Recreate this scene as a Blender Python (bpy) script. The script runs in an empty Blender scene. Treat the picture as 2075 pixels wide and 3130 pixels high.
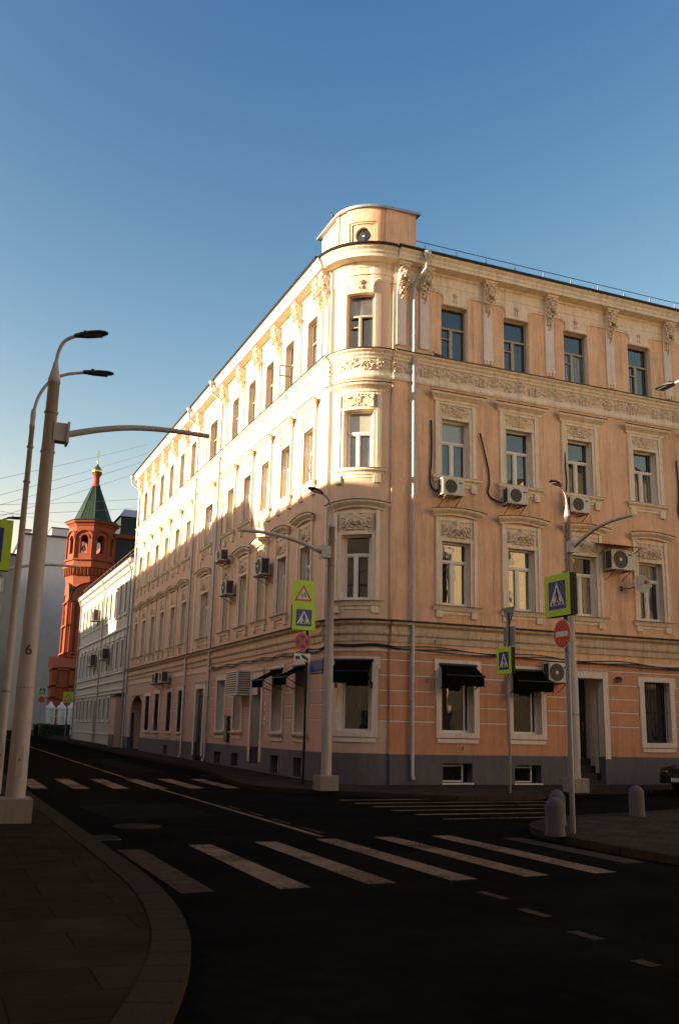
import bpy, math, random
import numpy as np
from mathutils import Matrix, Vector
random.seed(7); rng = np.random.RandomState(5)
S = bpy.context.scene; COL = S.collection
R = math.radians; PI = math.pi

# ------------------------------------------------------------------ camera
cam = bpy.data.objects.new('camera', bpy.data.cameras.new('camera')); COL.objects.link(cam); S.camera = cam
cam.data.sensor_fit = 'VERTICAL'; cam.data.sensor_height = 36.0; cam.data.lens = 36 * 2903.71 / 3130
cam.data.clip_end = 3000; cam.data.clip_start = 0.05
_y, _p, _r = R(22.6565), R(12.8872), R(1.2717)
fw = Vector((math.sin(_y)*math.cos(_p), math.cos(_y)*math.cos(_p), math.sin(_p)))
rt = fw.cross(Vector((0, 0, 1))).normalized(); up = rt.cross(fw)
rt2 = math.cos(_r)*rt + math.sin(_r)*up; up2 = -math.sin(_r)*rt + math.cos(_r)*up
M = Matrix((rt2, up2, -fw)).transposed().to_4x4(); M.translation = Vector((0, 0, 1.75))
cam.matrix_world = M

# ------------------------------------------------------------------ light
SUN_EL, SUN_NORTH = 12.5, 8.0       # elevation; degrees the sun stands beyond -x towards +y
W = bpy.data.worlds.new('World'); S.world = W; W.use_nodes = True
nt = W.node_tree; nt.nodes.clear()
wo = nt.nodes.new('ShaderNodeOutputWorld'); bg = nt.nodes.new('ShaderNodeBackground')
sky = nt.nodes.new('ShaderNodeTexSky'); sky.sky_type = 'NISHITA'; sky.sun_disc = False
sky.sun_elevation = R(SUN_EL); sky.sun_rotation = R(-90 + SUN_NORTH)
sky.air_density = 1.0; sky.dust_density = 1.5; sky.ozone_density = 5.0
bg.inputs['Strength'].default_value = 0.05
sp_ = nt.nodes.new('ShaderNodeSeparateColor'); cb_ = nt.nodes.new('ShaderNodeCombineColor'); nt.links.new(sky.outputs[0], sp_.inputs[0])
for i_, (ex_, k_) in enumerate(((2.5, 4.7), (1.75, 1.08), (1.1, 0.73))):      # film response of the blue evening sky
    pw = nt.nodes.new('ShaderNodeMath'); pw.operation = 'POWER'; pw.inputs[1].default_value = ex_; nt.links.new(sp_.outputs[i_], pw.inputs[0])
    ml = nt.nodes.new('ShaderNodeMath'); ml.operation = 'MULTIPLY'; ml.inputs[1].default_value = k_; nt.links.new(pw.outputs[0], ml.inputs[0])
    mn = nt.nodes.new('ShaderNodeMath'); mn.operation = 'MINIMUM'; mn.inputs[1].default_value = (4.0, 3.7, 3.3)[i_]; nt.links.new(ml.outputs[0], mn.inputs[0]); nt.links.new(mn.outputs[0], cb_.inputs[i_])
nt.links.new(cb_.outputs[0], bg.inputs[0]); nt.links.new(bg.outputs[0], wo.inputs[0])
sl = bpy.data.lights.new('sun', 'SUN'); sl.energy = 2.55; sl.angle = R(0.9); sl.color = (1.0, 0.84, 0.62)
so = bpy.data.objects.new('sun', sl); COL.objects.link(so)
sd = Vector((-math.cos(R(SUN_EL))*math.cos(R(SUN_NORTH)), math.cos(R(SUN_EL))*math.sin(R(SUN_NORTH)), math.sin(R(SUN_EL))))
so.rotation_euler = sd.to_track_quat('Z', 'Y').to_euler(); so.location = (-40, 20, 40)
S.view_settings.view_transform = 'Standard'; S.view_settings.look = 'None'
S.view_settings.gamma = 1.0; S.view_settings.exposure = 2.62

# ------------------------------------------------------------------ materials
MATS = {}
def mat(name, col, rough=0.8, var=0.12, scale=3.0, bump=0.0, bscale=60.0, metal=0.0, ior=None, spec=None,
        dirt=0.0, dirtcol=(0.12, 0.09, 0.07), stretch=None, island=0.0):
    m = bpy.data.materials.new(name); m.use_nodes = True; n = m.node_tree.nodes; l = m.node_tree.links
    b = n['Principled BSDF']; b.inputs['Roughness'].default_value = rough; b.inputs['Metallic'].default_value = metal
    if ior: b.inputs['IOR'].default_value = ior
    if spec is not None: b.inputs['Specular IOR Level'].default_value = spec
    g = n.new('ShaderNodeNewGeometry')
    src = g.outputs['Position']
    if stretch:
        mp = n.new('ShaderNodeMapping'); mp.inputs['Scale'].default_value = stretch
        l.new(src, mp.inputs[0]); vec = mp.outputs[0]
    else: vec = src
    no = n.new('ShaderNodeTexNoise'); no.inputs['Scale'].default_value = scale; no.inputs['Detail'].default_value = 6
    no.inputs['Roughness'].default_value = 0.74
    l.new(src, no.inputs['Vector'])
    rp = n.new('ShaderNodeValToRGB'); c = np.array(col)
    rp.color_ramp.elements[0].position = 0.3; rp.color_ramp.elements[1].position = 0.7
    rp.color_ramp.elements[0].color = (*(c*(1-var)), 1); rp.color_ramp.elements[1].color = (*np.minimum(c*(1+var), 1), 1)
    l.new(no.outputs['Fac'], rp.inputs[0]); out = rp.outputs[0]
    if dirt > 0:
        n2 = n.new('ShaderNodeTexNoise'); n2.inputs['Scale'].default_value = 1.3; n2.inputs['Detail'].default_value = 8
        n2.inputs['Roughness'].default_value = 0.7
        mp2 = n.new('ShaderNodeMapping'); mp2.inputs['Scale'].default_value = (3.6, 3.6, 0.32)
        l.new(src, mp2.inputs[0]); l.new(mp2.outputs[0], n2.inputs['Vector'])
        r2 = n.new('ShaderNodeValToRGB'); r2.color_ramp.elements[0].position = 0.48; r2.color_ramp.elements[1].position = 0.68
        r2.color_ramp.elements[1].color = (dirt, dirt, dirt, 1)
        l.new(n2.outputs['Fac'], r2.inputs[0])
        mx = n.new('ShaderNodeMix'); mx.data_type = 'RGBA'; l.new(r2.outputs[0], mx.inputs[0]); l.new(out, mx.inputs[6])
        mx.inputs[7].default_value = (*dirtcol, 1); out = mx.outputs[2]
    if island > 0:
        hs = n.new('ShaderNodeHueSaturation'); mr = n.new('ShaderNodeMapRange')
        mr.inputs[3].default_value = 1-island; mr.inputs[4].default_value = 1+island
        l.new(g.outputs['Random Per Island'], mr.inputs[0]); l.new(mr.outputs[0], hs.inputs['Value']); l.new(out, hs.inputs['Color']); out = hs.outputs[0]
    l.new(out, b.inputs['Base Color'])
    if bump > 0:
        bn = n.new('ShaderNodeTexNoise'); bn.inputs['Scale'].default_value = bscale; bn.inputs['Detail'].default_value = 4
        l.new(vec, bn.inputs['Vector'])
        bp = n.new('ShaderNodeBump'); bp.inputs['Strength'].default_value = bump; bp.inputs['Distance'].default_value = 0.01
        l.new(bn.outputs['Fac'], bp.inputs['Height']); l.new(bp.outputs[0], b.inputs['Normal'])
    MATS[name] = m; return m
def glassmat(name, col, var=0.3, ior=2.0, wob=0.0):
    m = mat(name, col, 0.03, var, 1.2, ior=ior)
    n = m.node_tree.nodes; l = m.node_tree.links
    g = n.new('ShaderNodeNewGeometry'); tx = n.new('ShaderNodeTexNoise'); tx.inputs['Scale'].default_value = 1.1
    l.new(g.outputs['Position'], tx.inputs['Vector'])
    bp = n.new('ShaderNodeBump'); bp.inputs['Strength'].default_value = 0.35; bp.inputs['Distance'].default_value = 0.02
    l.new(tx.outputs['Fac'], bp.inputs['Height']); l.new(bp.outputs[0], n['Principled BSDF'].inputs['Normal'])
    return m
mat('stucco_pale', (0.70, 0.475, 0.325), 0.9, 0.08, 1.6, 0.35, 90, dirt=0.3, dirtcol=(0.42, 0.29, 0.2))
mat('stucco_peach', (0.78, 0.465, 0.28), 0.9, 0.15, 1.1, 0.5, 60, dirt=0.55, dirtcol=(0.36, 0.21, 0.12))
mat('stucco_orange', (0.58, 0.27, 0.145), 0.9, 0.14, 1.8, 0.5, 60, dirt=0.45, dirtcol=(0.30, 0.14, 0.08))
mat('stucco_pink', (0.58, 0.385, 0.285), 0.9, 0.08, 2.0, 0.3, 90, dirt=0.25, dirtcol=(0.36, 0.21, 0.14))
mat('trim_belt', (0.60, 0.44, 0.295), 0.9, 0.14, 3.0, 0.3, 70, dirt=0.6, dirtcol=(0.25, 0.17, 0.11))
mat('trim_cream', (0.80, 0.64, 0.465), 0.88, 0.10, 4.0, 0.3, 70, dirt=0.36, dirtcol=(0.27, 0.18, 0.10))
mat('trim_relief', (0.70, 0.54, 0.385), 0.9, 0.10, 6.0, 0.3, 60, dirt=0.4, dirtcol=(0.24, 0.16, 0.09))
mat('trim_white', (0.74, 0.61, 0.51), 0.85, 0.08, 4.0, 0.2, 70, dirt=0.30, dirtcol=(0.33, 0.25, 0.20))
mat('plinth_grey', (0.115, 0.105, 0.115), 0.9, 0.15, 2.5, 0.4, 60, dirt=0.3, dirtcol=(0.06, 0.05, 0.045))
mat('roof_dark', (0.035, 0.026, 0.022), 0.5, 0.2, 3, metal=0.3)
mat('zinc', (0.40, 0.37, 0.34), 0.45, 0.2, 7, 0.2, 20, metal=0.35)
mat('zinc_sheet', (0.34, 0.36, 0.40), 0.45, 0.15, 5, metal=0.6)
mat('sash_white', (0.76, 0.69, 0.60), 0.5, 0.05, 5)
mat('sash_old', (0.40, 0.31, 0.22), 0.8, 0.35, 25, 0.5, 60)
glassmat('glass_dark', (0.012, 0.012, 0.011))
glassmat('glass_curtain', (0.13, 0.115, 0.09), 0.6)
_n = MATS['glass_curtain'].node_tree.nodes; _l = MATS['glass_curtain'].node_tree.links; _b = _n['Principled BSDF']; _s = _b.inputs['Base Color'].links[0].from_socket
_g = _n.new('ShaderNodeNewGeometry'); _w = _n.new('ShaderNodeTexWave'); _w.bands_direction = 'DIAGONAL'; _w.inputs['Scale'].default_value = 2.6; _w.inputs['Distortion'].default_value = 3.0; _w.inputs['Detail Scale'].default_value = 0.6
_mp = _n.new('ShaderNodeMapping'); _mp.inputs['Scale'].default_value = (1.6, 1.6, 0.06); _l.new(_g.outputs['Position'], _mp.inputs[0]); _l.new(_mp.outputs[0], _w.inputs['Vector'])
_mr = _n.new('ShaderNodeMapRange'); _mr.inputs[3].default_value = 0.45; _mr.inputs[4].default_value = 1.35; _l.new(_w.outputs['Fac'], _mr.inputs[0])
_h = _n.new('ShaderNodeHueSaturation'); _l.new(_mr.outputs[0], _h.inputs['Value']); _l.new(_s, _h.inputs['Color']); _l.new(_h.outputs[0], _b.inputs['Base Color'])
glassmat('glass_blind', (0.27, 0.25, 0.19), 0.12)
mat('black_fabric', (0.0055, 0.006, 0.006), 0.95, 0.2, 8, 0.2, 200, spec=0.0)
mat('black_metal', (0.012, 0.012, 0.012), 0.5, 0.2, 8)
mat('door_dark', (0.02, 0.017, 0.014), 0.4, 0.3, 8)
mat('cable_black', (0.01, 0.009, 0.008), 0.6, 0.2, 8)
mat('ac_white', (0.55, 0.50, 0.43), 0.5, 0.08, 6, dirt=0.3, dirtcol=(0.25, 0.17, 0.1))
mat('ac_grille', (0.045, 0.038, 0.032), 0.6, 0.2, 30)
mat('rust', (0.22, 0.12, 0.07), 0.8, 0.4, 12, 0.3, 40)
mat('pole_grey', (0.42, 0.355, 0.315), 0.55, 0.08, 5, 0.1, 30, dirt=0.25, dirtcol=(0.25, 0.2, 0.17))
mat('lamp_head', (0.05, 0.042, 0.04), 0.45, 0.2, 6, metal=0.3)
mat('lamp_lens', (0.12, 0.11, 0.09), 0.2, 0.1, 6)
mat('concrete', (0.24, 0.20, 0.165), 0.9, 0.12, 8, 0.5, 60, dirt=0.3, dirtcol=(0.15, 0.12, 0.10))
mat('granite', (0.085, 0.074, 0.065), 0.8, 0.35, 60, 0.4, 90)
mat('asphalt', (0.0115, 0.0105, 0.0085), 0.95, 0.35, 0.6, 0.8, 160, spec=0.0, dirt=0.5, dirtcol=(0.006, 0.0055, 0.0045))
mat('marking', (0.215, 0.138, 0.088), 0.9, 0.3, 2.5, 0.6, 150, dirt=0.0, spec=0.05)
wear = MATS['marking'].node_tree; _n = wear.nodes; _l = wear.links; _b = _n['Principled BSDF']; _src = _b.inputs['Base Color'].links[0].from_socket
_g = _n.new('ShaderNodeNewGeometry'); _t = _n.new('ShaderNodeTexNoise'); _t.inputs['Scale'].default_value = 14; _t.inputs['Detail'].default_value = 10; _t.inputs['Roughness'].default_value = 0.8; _l.new(_g.outputs['Position'], _t.inputs['Vector'])
_t2 = _n.new('ShaderNodeTexNoise'); _t2.inputs['Scale'].default_value = 0.7; _l.new(_g.outputs['Position'], _t2.inputs['Vector'])
_a = _n.new('ShaderNodeMath'); _a.operation = 'MULTIPLY_ADD'; _a.inputs[1].default_value = 0.55; _l.new(_t2.outputs['Fac'], _a.inputs[0]); _l.new(_t.outputs['Fac'], _a.inputs[2])
_r = _n.new('ShaderNodeValToRGB'); _r.color_ramp.elements[0].position = 0.76; _r.color_ramp.elements[1].position = 0.90; _l.new(_a.outputs[0], _r.inputs[0])
_m = _n.new('ShaderNodeMix'); _m.data_type = 'RGBA'; _l.new(_r.outputs[0], _m.inputs[0]); _l.new(_src, _m.inputs[6]); _m.inputs[7].default_value = (0.02, 0.017, 0.013, 1); _l.new(_m.outputs[2], _b.inputs['Base Color'])
mat('yellow_green', (0.42, 0.62, 0.02), 0.4, 0.04, 6)
mat('sign_blue', (0.012, 0.03, 0.20), 0.35, 0.05, 6)
mat('sign_white', (0.62, 0.58, 0.55), 0.4, 0.04, 6)
mat('sign_red', (0.50, 0.045, 0.012), 0.35, 0.05, 6)
mat('sign_black', (0.01, 0.012, 0.02), 0.5, 0.05, 6)
mat('sign_back', (0.20, 0.18, 0.17), 0.5, 0.1, 6, metal=0.3)
mat('box_dark', (0.008, 0.009, 0.010), 0.6, 0.1, 6, spec=0.2)
mat('church_brick', (0.28, 0.060, 0.020), 0.9, 0.15, 5, 0.5, 8, dirt=0.3, dirtcol=(0.22, 0.04, 0.015))
mat('church_green', (0.022, 0.042, 0.022), 0.5, 0.15, 2, spec=0.3)
mat('dark_roof_green', (0.008, 0.018, 0.014), 0.6, 0.15, 2)
mat('gold', (0.9, 0.58, 0.16), 0.22, 0.05, 3, metal=1.0)
mat('old_white', (0.50, 0.46, 0.40), 0.9, 0.1, 2, 0.3, 30, dirt=0.3, dirtcol=(0.25, 0.22, 0.19))
mat('old_white_trim', (0.66, 0.61, 0.52), 0.9, 0.08, 2, 0.3, 30)
mat('far_wall', (0.78, 0.69, 0.63), 0.9, 0.08, 0.5, 0.2, 4, dirt=0.3, dirtcol=(0.60, 0.53, 0.49))
mat('far_wall_green', (0.24, 0.26, 0.22), 0.9, 0.1, 0.6, 0.2, 4)
mat('yellow_house', (0.80, 0.60, 0.33), 0.9, 0.08, 1, 0.2, 20)
mat('brown_blocker', (0.20, 0.16, 0.13), 0.9, 0.1, 1, 0.2, 20)
mat('cream_house', (0.62, 0.50, 0.36), 0.9, 0.1, 1, 0.2, 20)
mat('hedge', (0.012, 0.018, 0.008), 0.9, 0.5, 14, 0.8, 20)
mat('leaf', (0.03, 0.05, 0.015), 0.8, 0.4, 10, island=0.4)
mat('flower_red', (0.22, 0.02, 0.02), 0.8, 0.3, 10)
mat('car_paint', (0.006, 0.007, 0.008), 0.22, 0.1, 5, ior=1.6)
mat('tyre', (0.008, 0.008, 0.008), 0.8, 0.2, 10)
mat('bird_grey', (0.10, 0.085, 0.08), 0.7, 0.3, 40)
mat('dish_white', (0.45, 0.38, 0.31), 0.6, 0.15, 12, dirt=0.8, dirtcol=(0.30, 0.12, 0.05))
mat('rope_wire', (0.03, 0.035, 0.045), 0.6, 0.1, 5)

def pavemat(name, col, bw, bh, rot=0.0, mortar=0.012):
    m = bpy.data.materials.new(name); m.use_nodes = True; n = m.node_tree.nodes; l = m.node_tree.links
    b = n['Principled BSDF']; b.inputs['Roughness'].default_value = 0.9; b.inputs['Specular IOR Level'].default_value = 0.0
    g = n.new('ShaderNodeNewGeometry'); mp = n.new('ShaderNodeMapping'); mp.inputs['Rotation'].default_value = (0, 0, rot)
    l.new(g.outputs['Position'], mp.inputs[0])
    br = n.new('ShaderNodeTexBrick'); br.inputs['Scale'].default_value = 1; br.inputs['Brick Width'].default_value = bw
    br.inputs['Row Height'].default_value = bh; br.inputs['Mortar Size'].default_value = mortar; br.offset = 0.5
    c = np.array(col)
    br.inputs['Color1'].default_value = (*(c*0.9), 1); br.inputs['Color2'].default_value = (*(c*1.12), 1); br.inputs['Mortar'].default_value = (*(c*0.62), 1)
    l.new(mp.outputs[0], br.inputs[0])
    no = n.new('ShaderNodeTexNoise'); no.inputs['Scale'].default_value = 1.7; no.inputs['Detail'].default_value = 8; l.new(g.outputs['Position'], no.inputs['Vector'])
    mr = n.new('ShaderNodeMapRange'); mr.inputs[1].default_value = 0.3; mr.inputs[2].default_value = 0.7; mr.inputs[3].default_value = 0.72; mr.inputs[4].default_value = 1.2
    l.new(no.outputs['Fac'], mr.inputs[0])
    hs = n.new('ShaderNodeHueSaturation'); l.new(mr.outputs[0], hs.inputs['Value']); l.new(br.outputs['Color'], hs.inputs['Color']); l.new(hs.outputs[0], b.inputs['Base Color'])
    n3 = n.new('ShaderNodeTexNoise'); n3.inputs['Scale'].default_value = 120; l.new(g.outputs['Position'], n3.inputs['Vector'])
    ad = n.new('ShaderNodeMath'); ad.operation = 'MULTIPLY_ADD'; ad.inputs[1].default_value = -1.5; l.new(br.outputs['Fac'], ad.inputs[0]); l.new(n3.outputs['Fac'], ad.inputs[2])
    bp = n.new('ShaderNodeBump'); bp.inputs['Strength'].default_value = 0.5; bp.inputs['Distance'].default_value = 0.006; l.new(ad.outputs[0], bp.inputs['Height']); l.new(bp.outputs[0], b.inputs['Normal'])
    MATS[name] = m
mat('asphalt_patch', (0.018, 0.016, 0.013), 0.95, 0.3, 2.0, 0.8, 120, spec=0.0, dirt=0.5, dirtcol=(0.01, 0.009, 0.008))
mat('marking_dark', (0.075, 0.055, 0.040), 0.9, 0.35, 5, 0.6, 150, dirt=0.8, dirtcol=(0.03, 0.024, 0.018), spec=0.0)  # darker, blotchier marking colour for the two outer stripes and the dashes
pavemat('paving', (0.036, 0.0275, 0.0185), 1.2, 0.6, 0.0, 0.008)
pavemat('paving_small', (0.055, 0.043, 0.034), 0.2, 0.1, 0.0, 0.008)
mat('kerb_granite', (0.046, 0.035, 0.026), 0.85, 0.2, 30, 0.4, 120, spec=0.0)

# ------------------------------------------------------------------ helpers
X0, Y0 = 11.6, 27.5                    # planes of the long left facade (x = X0) and the right facade (y = Y0)
BC = (13.15, 29.05); BR = 1.47; BT = 232.0   # rounded corner: centre, radius, direction of its window
def uz(side, u, z, d):
    if side == 'L': return (X0 - d, u, z)
    if side == 'R': return (u, Y0 - d, z)
    if side == 'D':                     # turret on the corner
        t = R(BT) + u/1.36; return (BC[0]+(1.36+d)*math.cos(t), BC[1]+(1.36+d)*math.sin(t), z)
    t = R(BT) + u/BR
    return (BC[0]+(BR+d)*math.cos(t), BC[1]+(BR+d)*math.sin(t), z)
BU0 = (187.0-BT)*PI/180*BR; BU1 = (277.0-BT)*PI/180*BR
class MB:
    def __init__(s): s.v = []; s.f = []; s.m = []; s.mats = []; s.sm = []
    def mi(s, m):
        if m not in s.mats: s.mats.append(m)
        return s.mats.index(m)
    def add(s, vs, fs, m, smooth=False):
        o = len(s.v); s.v += [tuple(map(float, p)) for p in vs]; k = s.mi(m)
        for f in fs: s.f.append([i+o for i in f]); s.m.append(k); s.sm.append(smooth)
    def box(s, x0, x1, y0, y1, z0, z1, m):
        s.add([(x0,y0,z0),(x1,y0,z0),(x1,y1,z0),(x0,y1,z0),(x0,y0,z1),(x1,y0,z1),(x1,y1,z1),(x0,y1,z1)],
              [(0,3,2,1),(4,5,6,7),(0,1,5,4),(1,2,6,5),(2,3,7,6),(3,0,4,7)], m)
    def prof(s, st, prof, m, closed=True, caps=True):
        """sweep a (d, z) profile over stations (side, u) or (side, u, k): u shifts by k*d"""
        n = len(prof); vs = []; fs = []
        for q in st:
            k = q[2] if len(q) > 2 else 0
            for d, z in prof: vs.append(uz(q[0], q[1]+k*max(d, 0), z, d))
        for i in range(len(st)-1):
            for j in range(n if closed else n-1):
                a = i*n+j; b = i*n+(j+1) % n; fs.append((a, b, b+n, a+n))
        if caps: fs.append(tuple(range(n))); fs.append(tuple(range((len(st)-1)*n, len(st)*n))[::-1])
        s.add(vs, fs, m)
    def st(s, side, u0, u1, ret=0):
        if side in 'BD':
            k = max(2, int(abs(u1-u0)/0.12)+1); return [(side, u0+(u1-u0)*i/k, ret*(-1+2*i/k)) for i in range(k+1)]
        return [(side, u0, -ret), (side, u1, ret)]
    def ubox(s, side, u0, u1, z0, z1, d0, d1, m):
        s.prof(s.st(side, u0, u1), [(d0, z0), (d1, z0), (d1, z1), (d0, z1)], m)
    def mould(s, side, u0, u1, prof, m, ret=0): s.prof(s.st(side, u0, u1, ret), prof, m)
    def tube(s, pts, r, m, n=8, caps=True):
        pts = [Vector(p) for p in pts]; rs = r if isinstance(r, (list, tuple)) else [r]*len(pts)
        vs = []; fs = []; pa = None
        for i, p in enumerate(pts):
            t = (pts[min(i+1, len(pts)-1)] - pts[max(i-1, 0)]).normalized()
            if pa is None: pa = t.cross(Vector((0, 0, 1)) if abs(t.z) < 0.9 else Vector((1, 0, 0))).normalized()
            pa = (pa - t*pa.dot(t)).normalized(); b = t.cross(pa)
            for k in range(n):
                an = 2*PI*k/n; vs.append(p + (pa*math.cos(an)+b*math.sin(an))*rs[i])
        for i in range(len(pts)-1):
            for k in range(n): fs.append((i*n+k, i*n+(k+1) % n, (i+1)*n+(k+1) % n, (i+1)*n+k))
        s.add(vs, fs, m, True)
        if caps: s.add(vs[:n], [tuple(range(n))], m); s.add(vs[-n:], [tuple(range(n))], m)
    def lathe(s, c, prof, m, n=24, smooth=True, a0=0.0, a1=2*PI, rot=0.0):
        full = abs(a1-a0-2*PI) < 1e-6; k = n if full else n+1; vs = []; fs = []
        for r, z in prof:
            for i in range(k):
                a = a0+(a1-a0)*i/n+rot; vs.append((c[0]+r*math.cos(a), c[1]+r*math.sin(a), c[2]+z))
        for j in range(len(prof)-1):
            for i in range(n):
                i2 = (i+1) % k if full else i+1; fs.append((j*k+i, j*k+i2, (j+1)*k+i2, (j+1)*k+i))
        s.add(vs, fs, m, smooth)
    def ell(s, c, r, m, n=8, k=6):
        vs = []; fs = []
        for j in range(k+1):
            ph = -PI/2+PI*j/k
            for i in range(n):
                a = 2*PI*i/n; vs.append((c[0]+r[0]*math.cos(ph)*math.cos(a), c[1]+r[1]*math.cos(ph)*math.sin(a), c[2]+r[2]*math.sin(ph)))
        for j in range(k):
            for i in range(n): fs.append((j*n+i, j*n+(i+1) % n, (j+1)*n+(i+1) % n, (j+1)*n+i))
        s.add(vs, fs, m, True)
    def poly(s, pts, b0, b1, m):
        """flat (a, z) outline in local sign space, extruded along local y from b0 to b1"""
        n = len(pts); vs = [(a, b0, z) for a, z in pts]+[(a, b1, z) for a, z in pts]
        s.add(vs, [tuple(range(n)), tuple(range(2*n-1, n-1, -1))]+[(i, (i+1) % n, (i+1) % n+n, i+n) for i in range(n)], m)
    def cap(s, p, q, r, b, m, r2=None):
        r2 = r if r2 is None else r2
        an = math.atan2(q[1]-p[1], q[0]-p[0]); pts = []
        for i in range(7): t = an+PI/2+PI*i/6; pts.append((p[0]+r*math.cos(t), p[1]+r*math.sin(t)))
        for i in range(7): t = an-PI/2+PI*i/6; pts.append((q[0]+r2*math.cos(t), q[1]+r2*math.sin(t)))
        s.poly(pts, b[0], b[1], m)
    def build(s, name, parent=None, loc=(0,0,0), rz=0.0, **kw):
        me = bpy.data.meshes.new(name); me.from_pydata(s.v, [], s.f)
        for m in s.mats: me.materials.append(MATS[m])
        me.polygons.foreach_set('material_index', s.m); me.polygons.foreach_set('use_smooth', s.sm); me.update()
        return place(name, me, parent, loc, rz, **kw)
def place(name, me, parent=None, loc=(0,0,0), rz=0.0, label=None, cat=None, group=None, kind=None):
    o = bpy.data.objects.new(name, me); COL.objects.link(o); o.location = loc; o.rotation_euler = (0, 0, rz)
    if parent: o.parent = parent
    if label: o['label'] = label
    if cat: o['category'] = cat
    if group: o['group'] = group
    if kind: o['kind'] = kind
    return o
def thing(name, label, cat, loc=(0,0,0), rz=0.0, group=None):
    return place(name, None, None, loc, rz, label, cat, group)
def copy_tree(o, parent=None):
    c = o.copy(); COL.objects.link(c); c.parent = parent
    for ch in list(o.children): copy_tree(ch, c)
    return c
def clone(o, loc, rz, label):
    c = copy_tree(o); c.location = loc; c.rotation_euler = (0, 0, rz); c['label'] = label; return c
def walls(mb, side, u0, u1, z0, z1, ops, m, d=0.0, depth=0.28, reveal=None, back=None):
    """wall face with openings ops=[(u0,u1,z0,z1)], each with reveals running inwards"""
    reveal = reveal or m
    us = sorted({u0, u1, *[min(max(o[i], u0), u1) for o in ops for i in (0, 1)]})
    zs = sorted({z0, z1, *[min(max(o[i], z0), z1) for o in ops for i in (2, 3)]})
    if side in 'BD':
        nu = []
        for a, b in zip(us, us[1:]):
            k = max(1, int((b-a)/0.1)); nu += [a+(b-a)*i/k for i in range(k)]
        us = nu+[us[-1]]
    for a, b in zip(us, us[1:]):
        for c, e in zip(zs, zs[1:]):
            mu, mz = (a+b)/2, (c+e)/2
            if any(o[0] < mu < o[1] and o[2] < mz < o[3] for o in ops): continue
            mb.add([uz(side, a, c, d), uz(side, b, c, d), uz(side, b, e, d), uz(side, a, e, d)], [(0, 1, 2, 3)], m)
    for o in ops:
        a, b, c, e = max(o[0], u0), min(o[1], u1), max(o[2], z0), min(o[3], z1)
        if a >= b or c >= e: continue
        for (p, q) in ((a, a), (b, b)):
            mb.add([uz(side, p, c, d), uz(side, p, c, d-depth), uz(side, p, e, d-depth), uz(side, p, e, d)], [(0, 1, 2, 3)], reveal)
        k = max(1, int((b-a)/0.15)) if side in 'BD' else 1
        for i in range(k):
            p, q = a+(b-a)*i/k, a+(b-a)*(i+1)/k
            for z in ([c] if o[2] >= z0 else [])+([e] if o[3] <= z1 else []):
                mb.add([uz(side, p, z, d), uz(side, q, z, d), uz(side, q, z, d-depth), uz(side, p, z, d-depth)], [(0, 1, 2, 3)], reveal)
def hfield(L, Hh, strokes, res=0.018, base=0.0, mat_='trim_relief', edge=0.0):
    """relief panel: height = max over capsule strokes (x0,z0,x1,z1,r,h). Local a along x, outwards +y."""
    nx, nz = int(L/res)+1, int(Hh/res)+1
    xs = np.linspace(-L/2, L/2, nx); zs = np.linspace(0, Hh, nz); Xg, Zg = np.meshgrid(xs, zs)
    Hg = np.zeros_like(Xg)
    for x0, z0, x1, z1, r, h in strokes:
        dx, dz = x1-x0, z1-z0; t = np.clip(((Xg-x0)*dx+(Zg-z0)*dz)/(dx*dx+dz*dz+1e-9), 0, 1)
        q = np.hypot(Xg-x0-t*dx, Zg-z0-t*dz)/r
        Hg = np.maximum(Hg, h*np.sqrt(np.clip(1-q*q, 0, 1)))
    Hg += base
    return xs, zs, Hg
def hf_mesh(name, xs, zs, Hg, mat_='trim_relief'):
    nx, nz = len(xs), len(zs); mb = MB()
    vs = [(xs[i], Hg[j, i], zs[j]) for j in range(nz) for i in range(nx)]
    fs = [(j*nx+i, j*nx+i+1, (j+1)*nx+i+1, (j+1)*nx+i) for j in range(nz-1) for i in range(nx-1)]
    mb.add(vs, fs, mat_, True)
    me = bpy.data.meshes.new(name); me.from_pydata(mb.v, [], mb.f); me.materials.append(MATS[mat_])
    me.polygons.foreach_set('use_smooth', [True]*len(mb.f)); me.update(); return me
def spot(side, u, z, d=0.0):
    """location and z rotation that put a local (a, outwards, z) mesh on a facade"""
    p = uz(side, u, z, d)
    if side == 'L': return p, PI/2
    if side == 'R': return p, PI
    r = BR if side == 'B' else 1.36
    return p, R(BT)+u/r-PI/2

def gz(y): return 0.006*max(0.0, y-28.0)

# ------------------------------------------------------------------ ground
def clip(poly, y0, keep_above):
    out = []
    for i in range(len(poly)):
        a, b = poly[i], poly[(i+1) % len(poly)]
        ia = (a[1] >= y0) == keep_above; ib = (b[1] >= y0) == keep_above
        if ia: out.append(a)
        if ia != ib: t = (y0-a[1])/(b[1]-a[1]); out.append((a[0]+(b[0]-a[0])*t, y0))
    return out
def sheet(mb, poly, dz, m):
    for ab in (False, True):
        q = clip(poly, 28.0, ab)
        if len(q) > 2: mb.add([(x, y, gz(y)+dz) for x, y in q], [tuple(range(len(q)))], m)
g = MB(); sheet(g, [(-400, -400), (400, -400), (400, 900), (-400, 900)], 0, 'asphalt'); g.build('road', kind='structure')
def smooth(pts, n=4):
    out = []
    for i in range(len(pts)-1):
        p0 = pts[max(i-1, 0)]; p1 = pts[i]; p2 = pts[i+1]; p3 = pts[min(i+2, len(pts)-1)]
        for k in range(n):
            t = k/n; out.append(tuple(0.5*(2*p1[j]+(p2[j]-p0[j])*t+(2*p0[j]-5*p1[j]+4*p2[j]-p3[j])*t*t+(3*p1[j]-p0[j]-3*p2[j]+p3[j])*t**3) for j in (0, 1)))
    return out+[pts[-1]]
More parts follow.
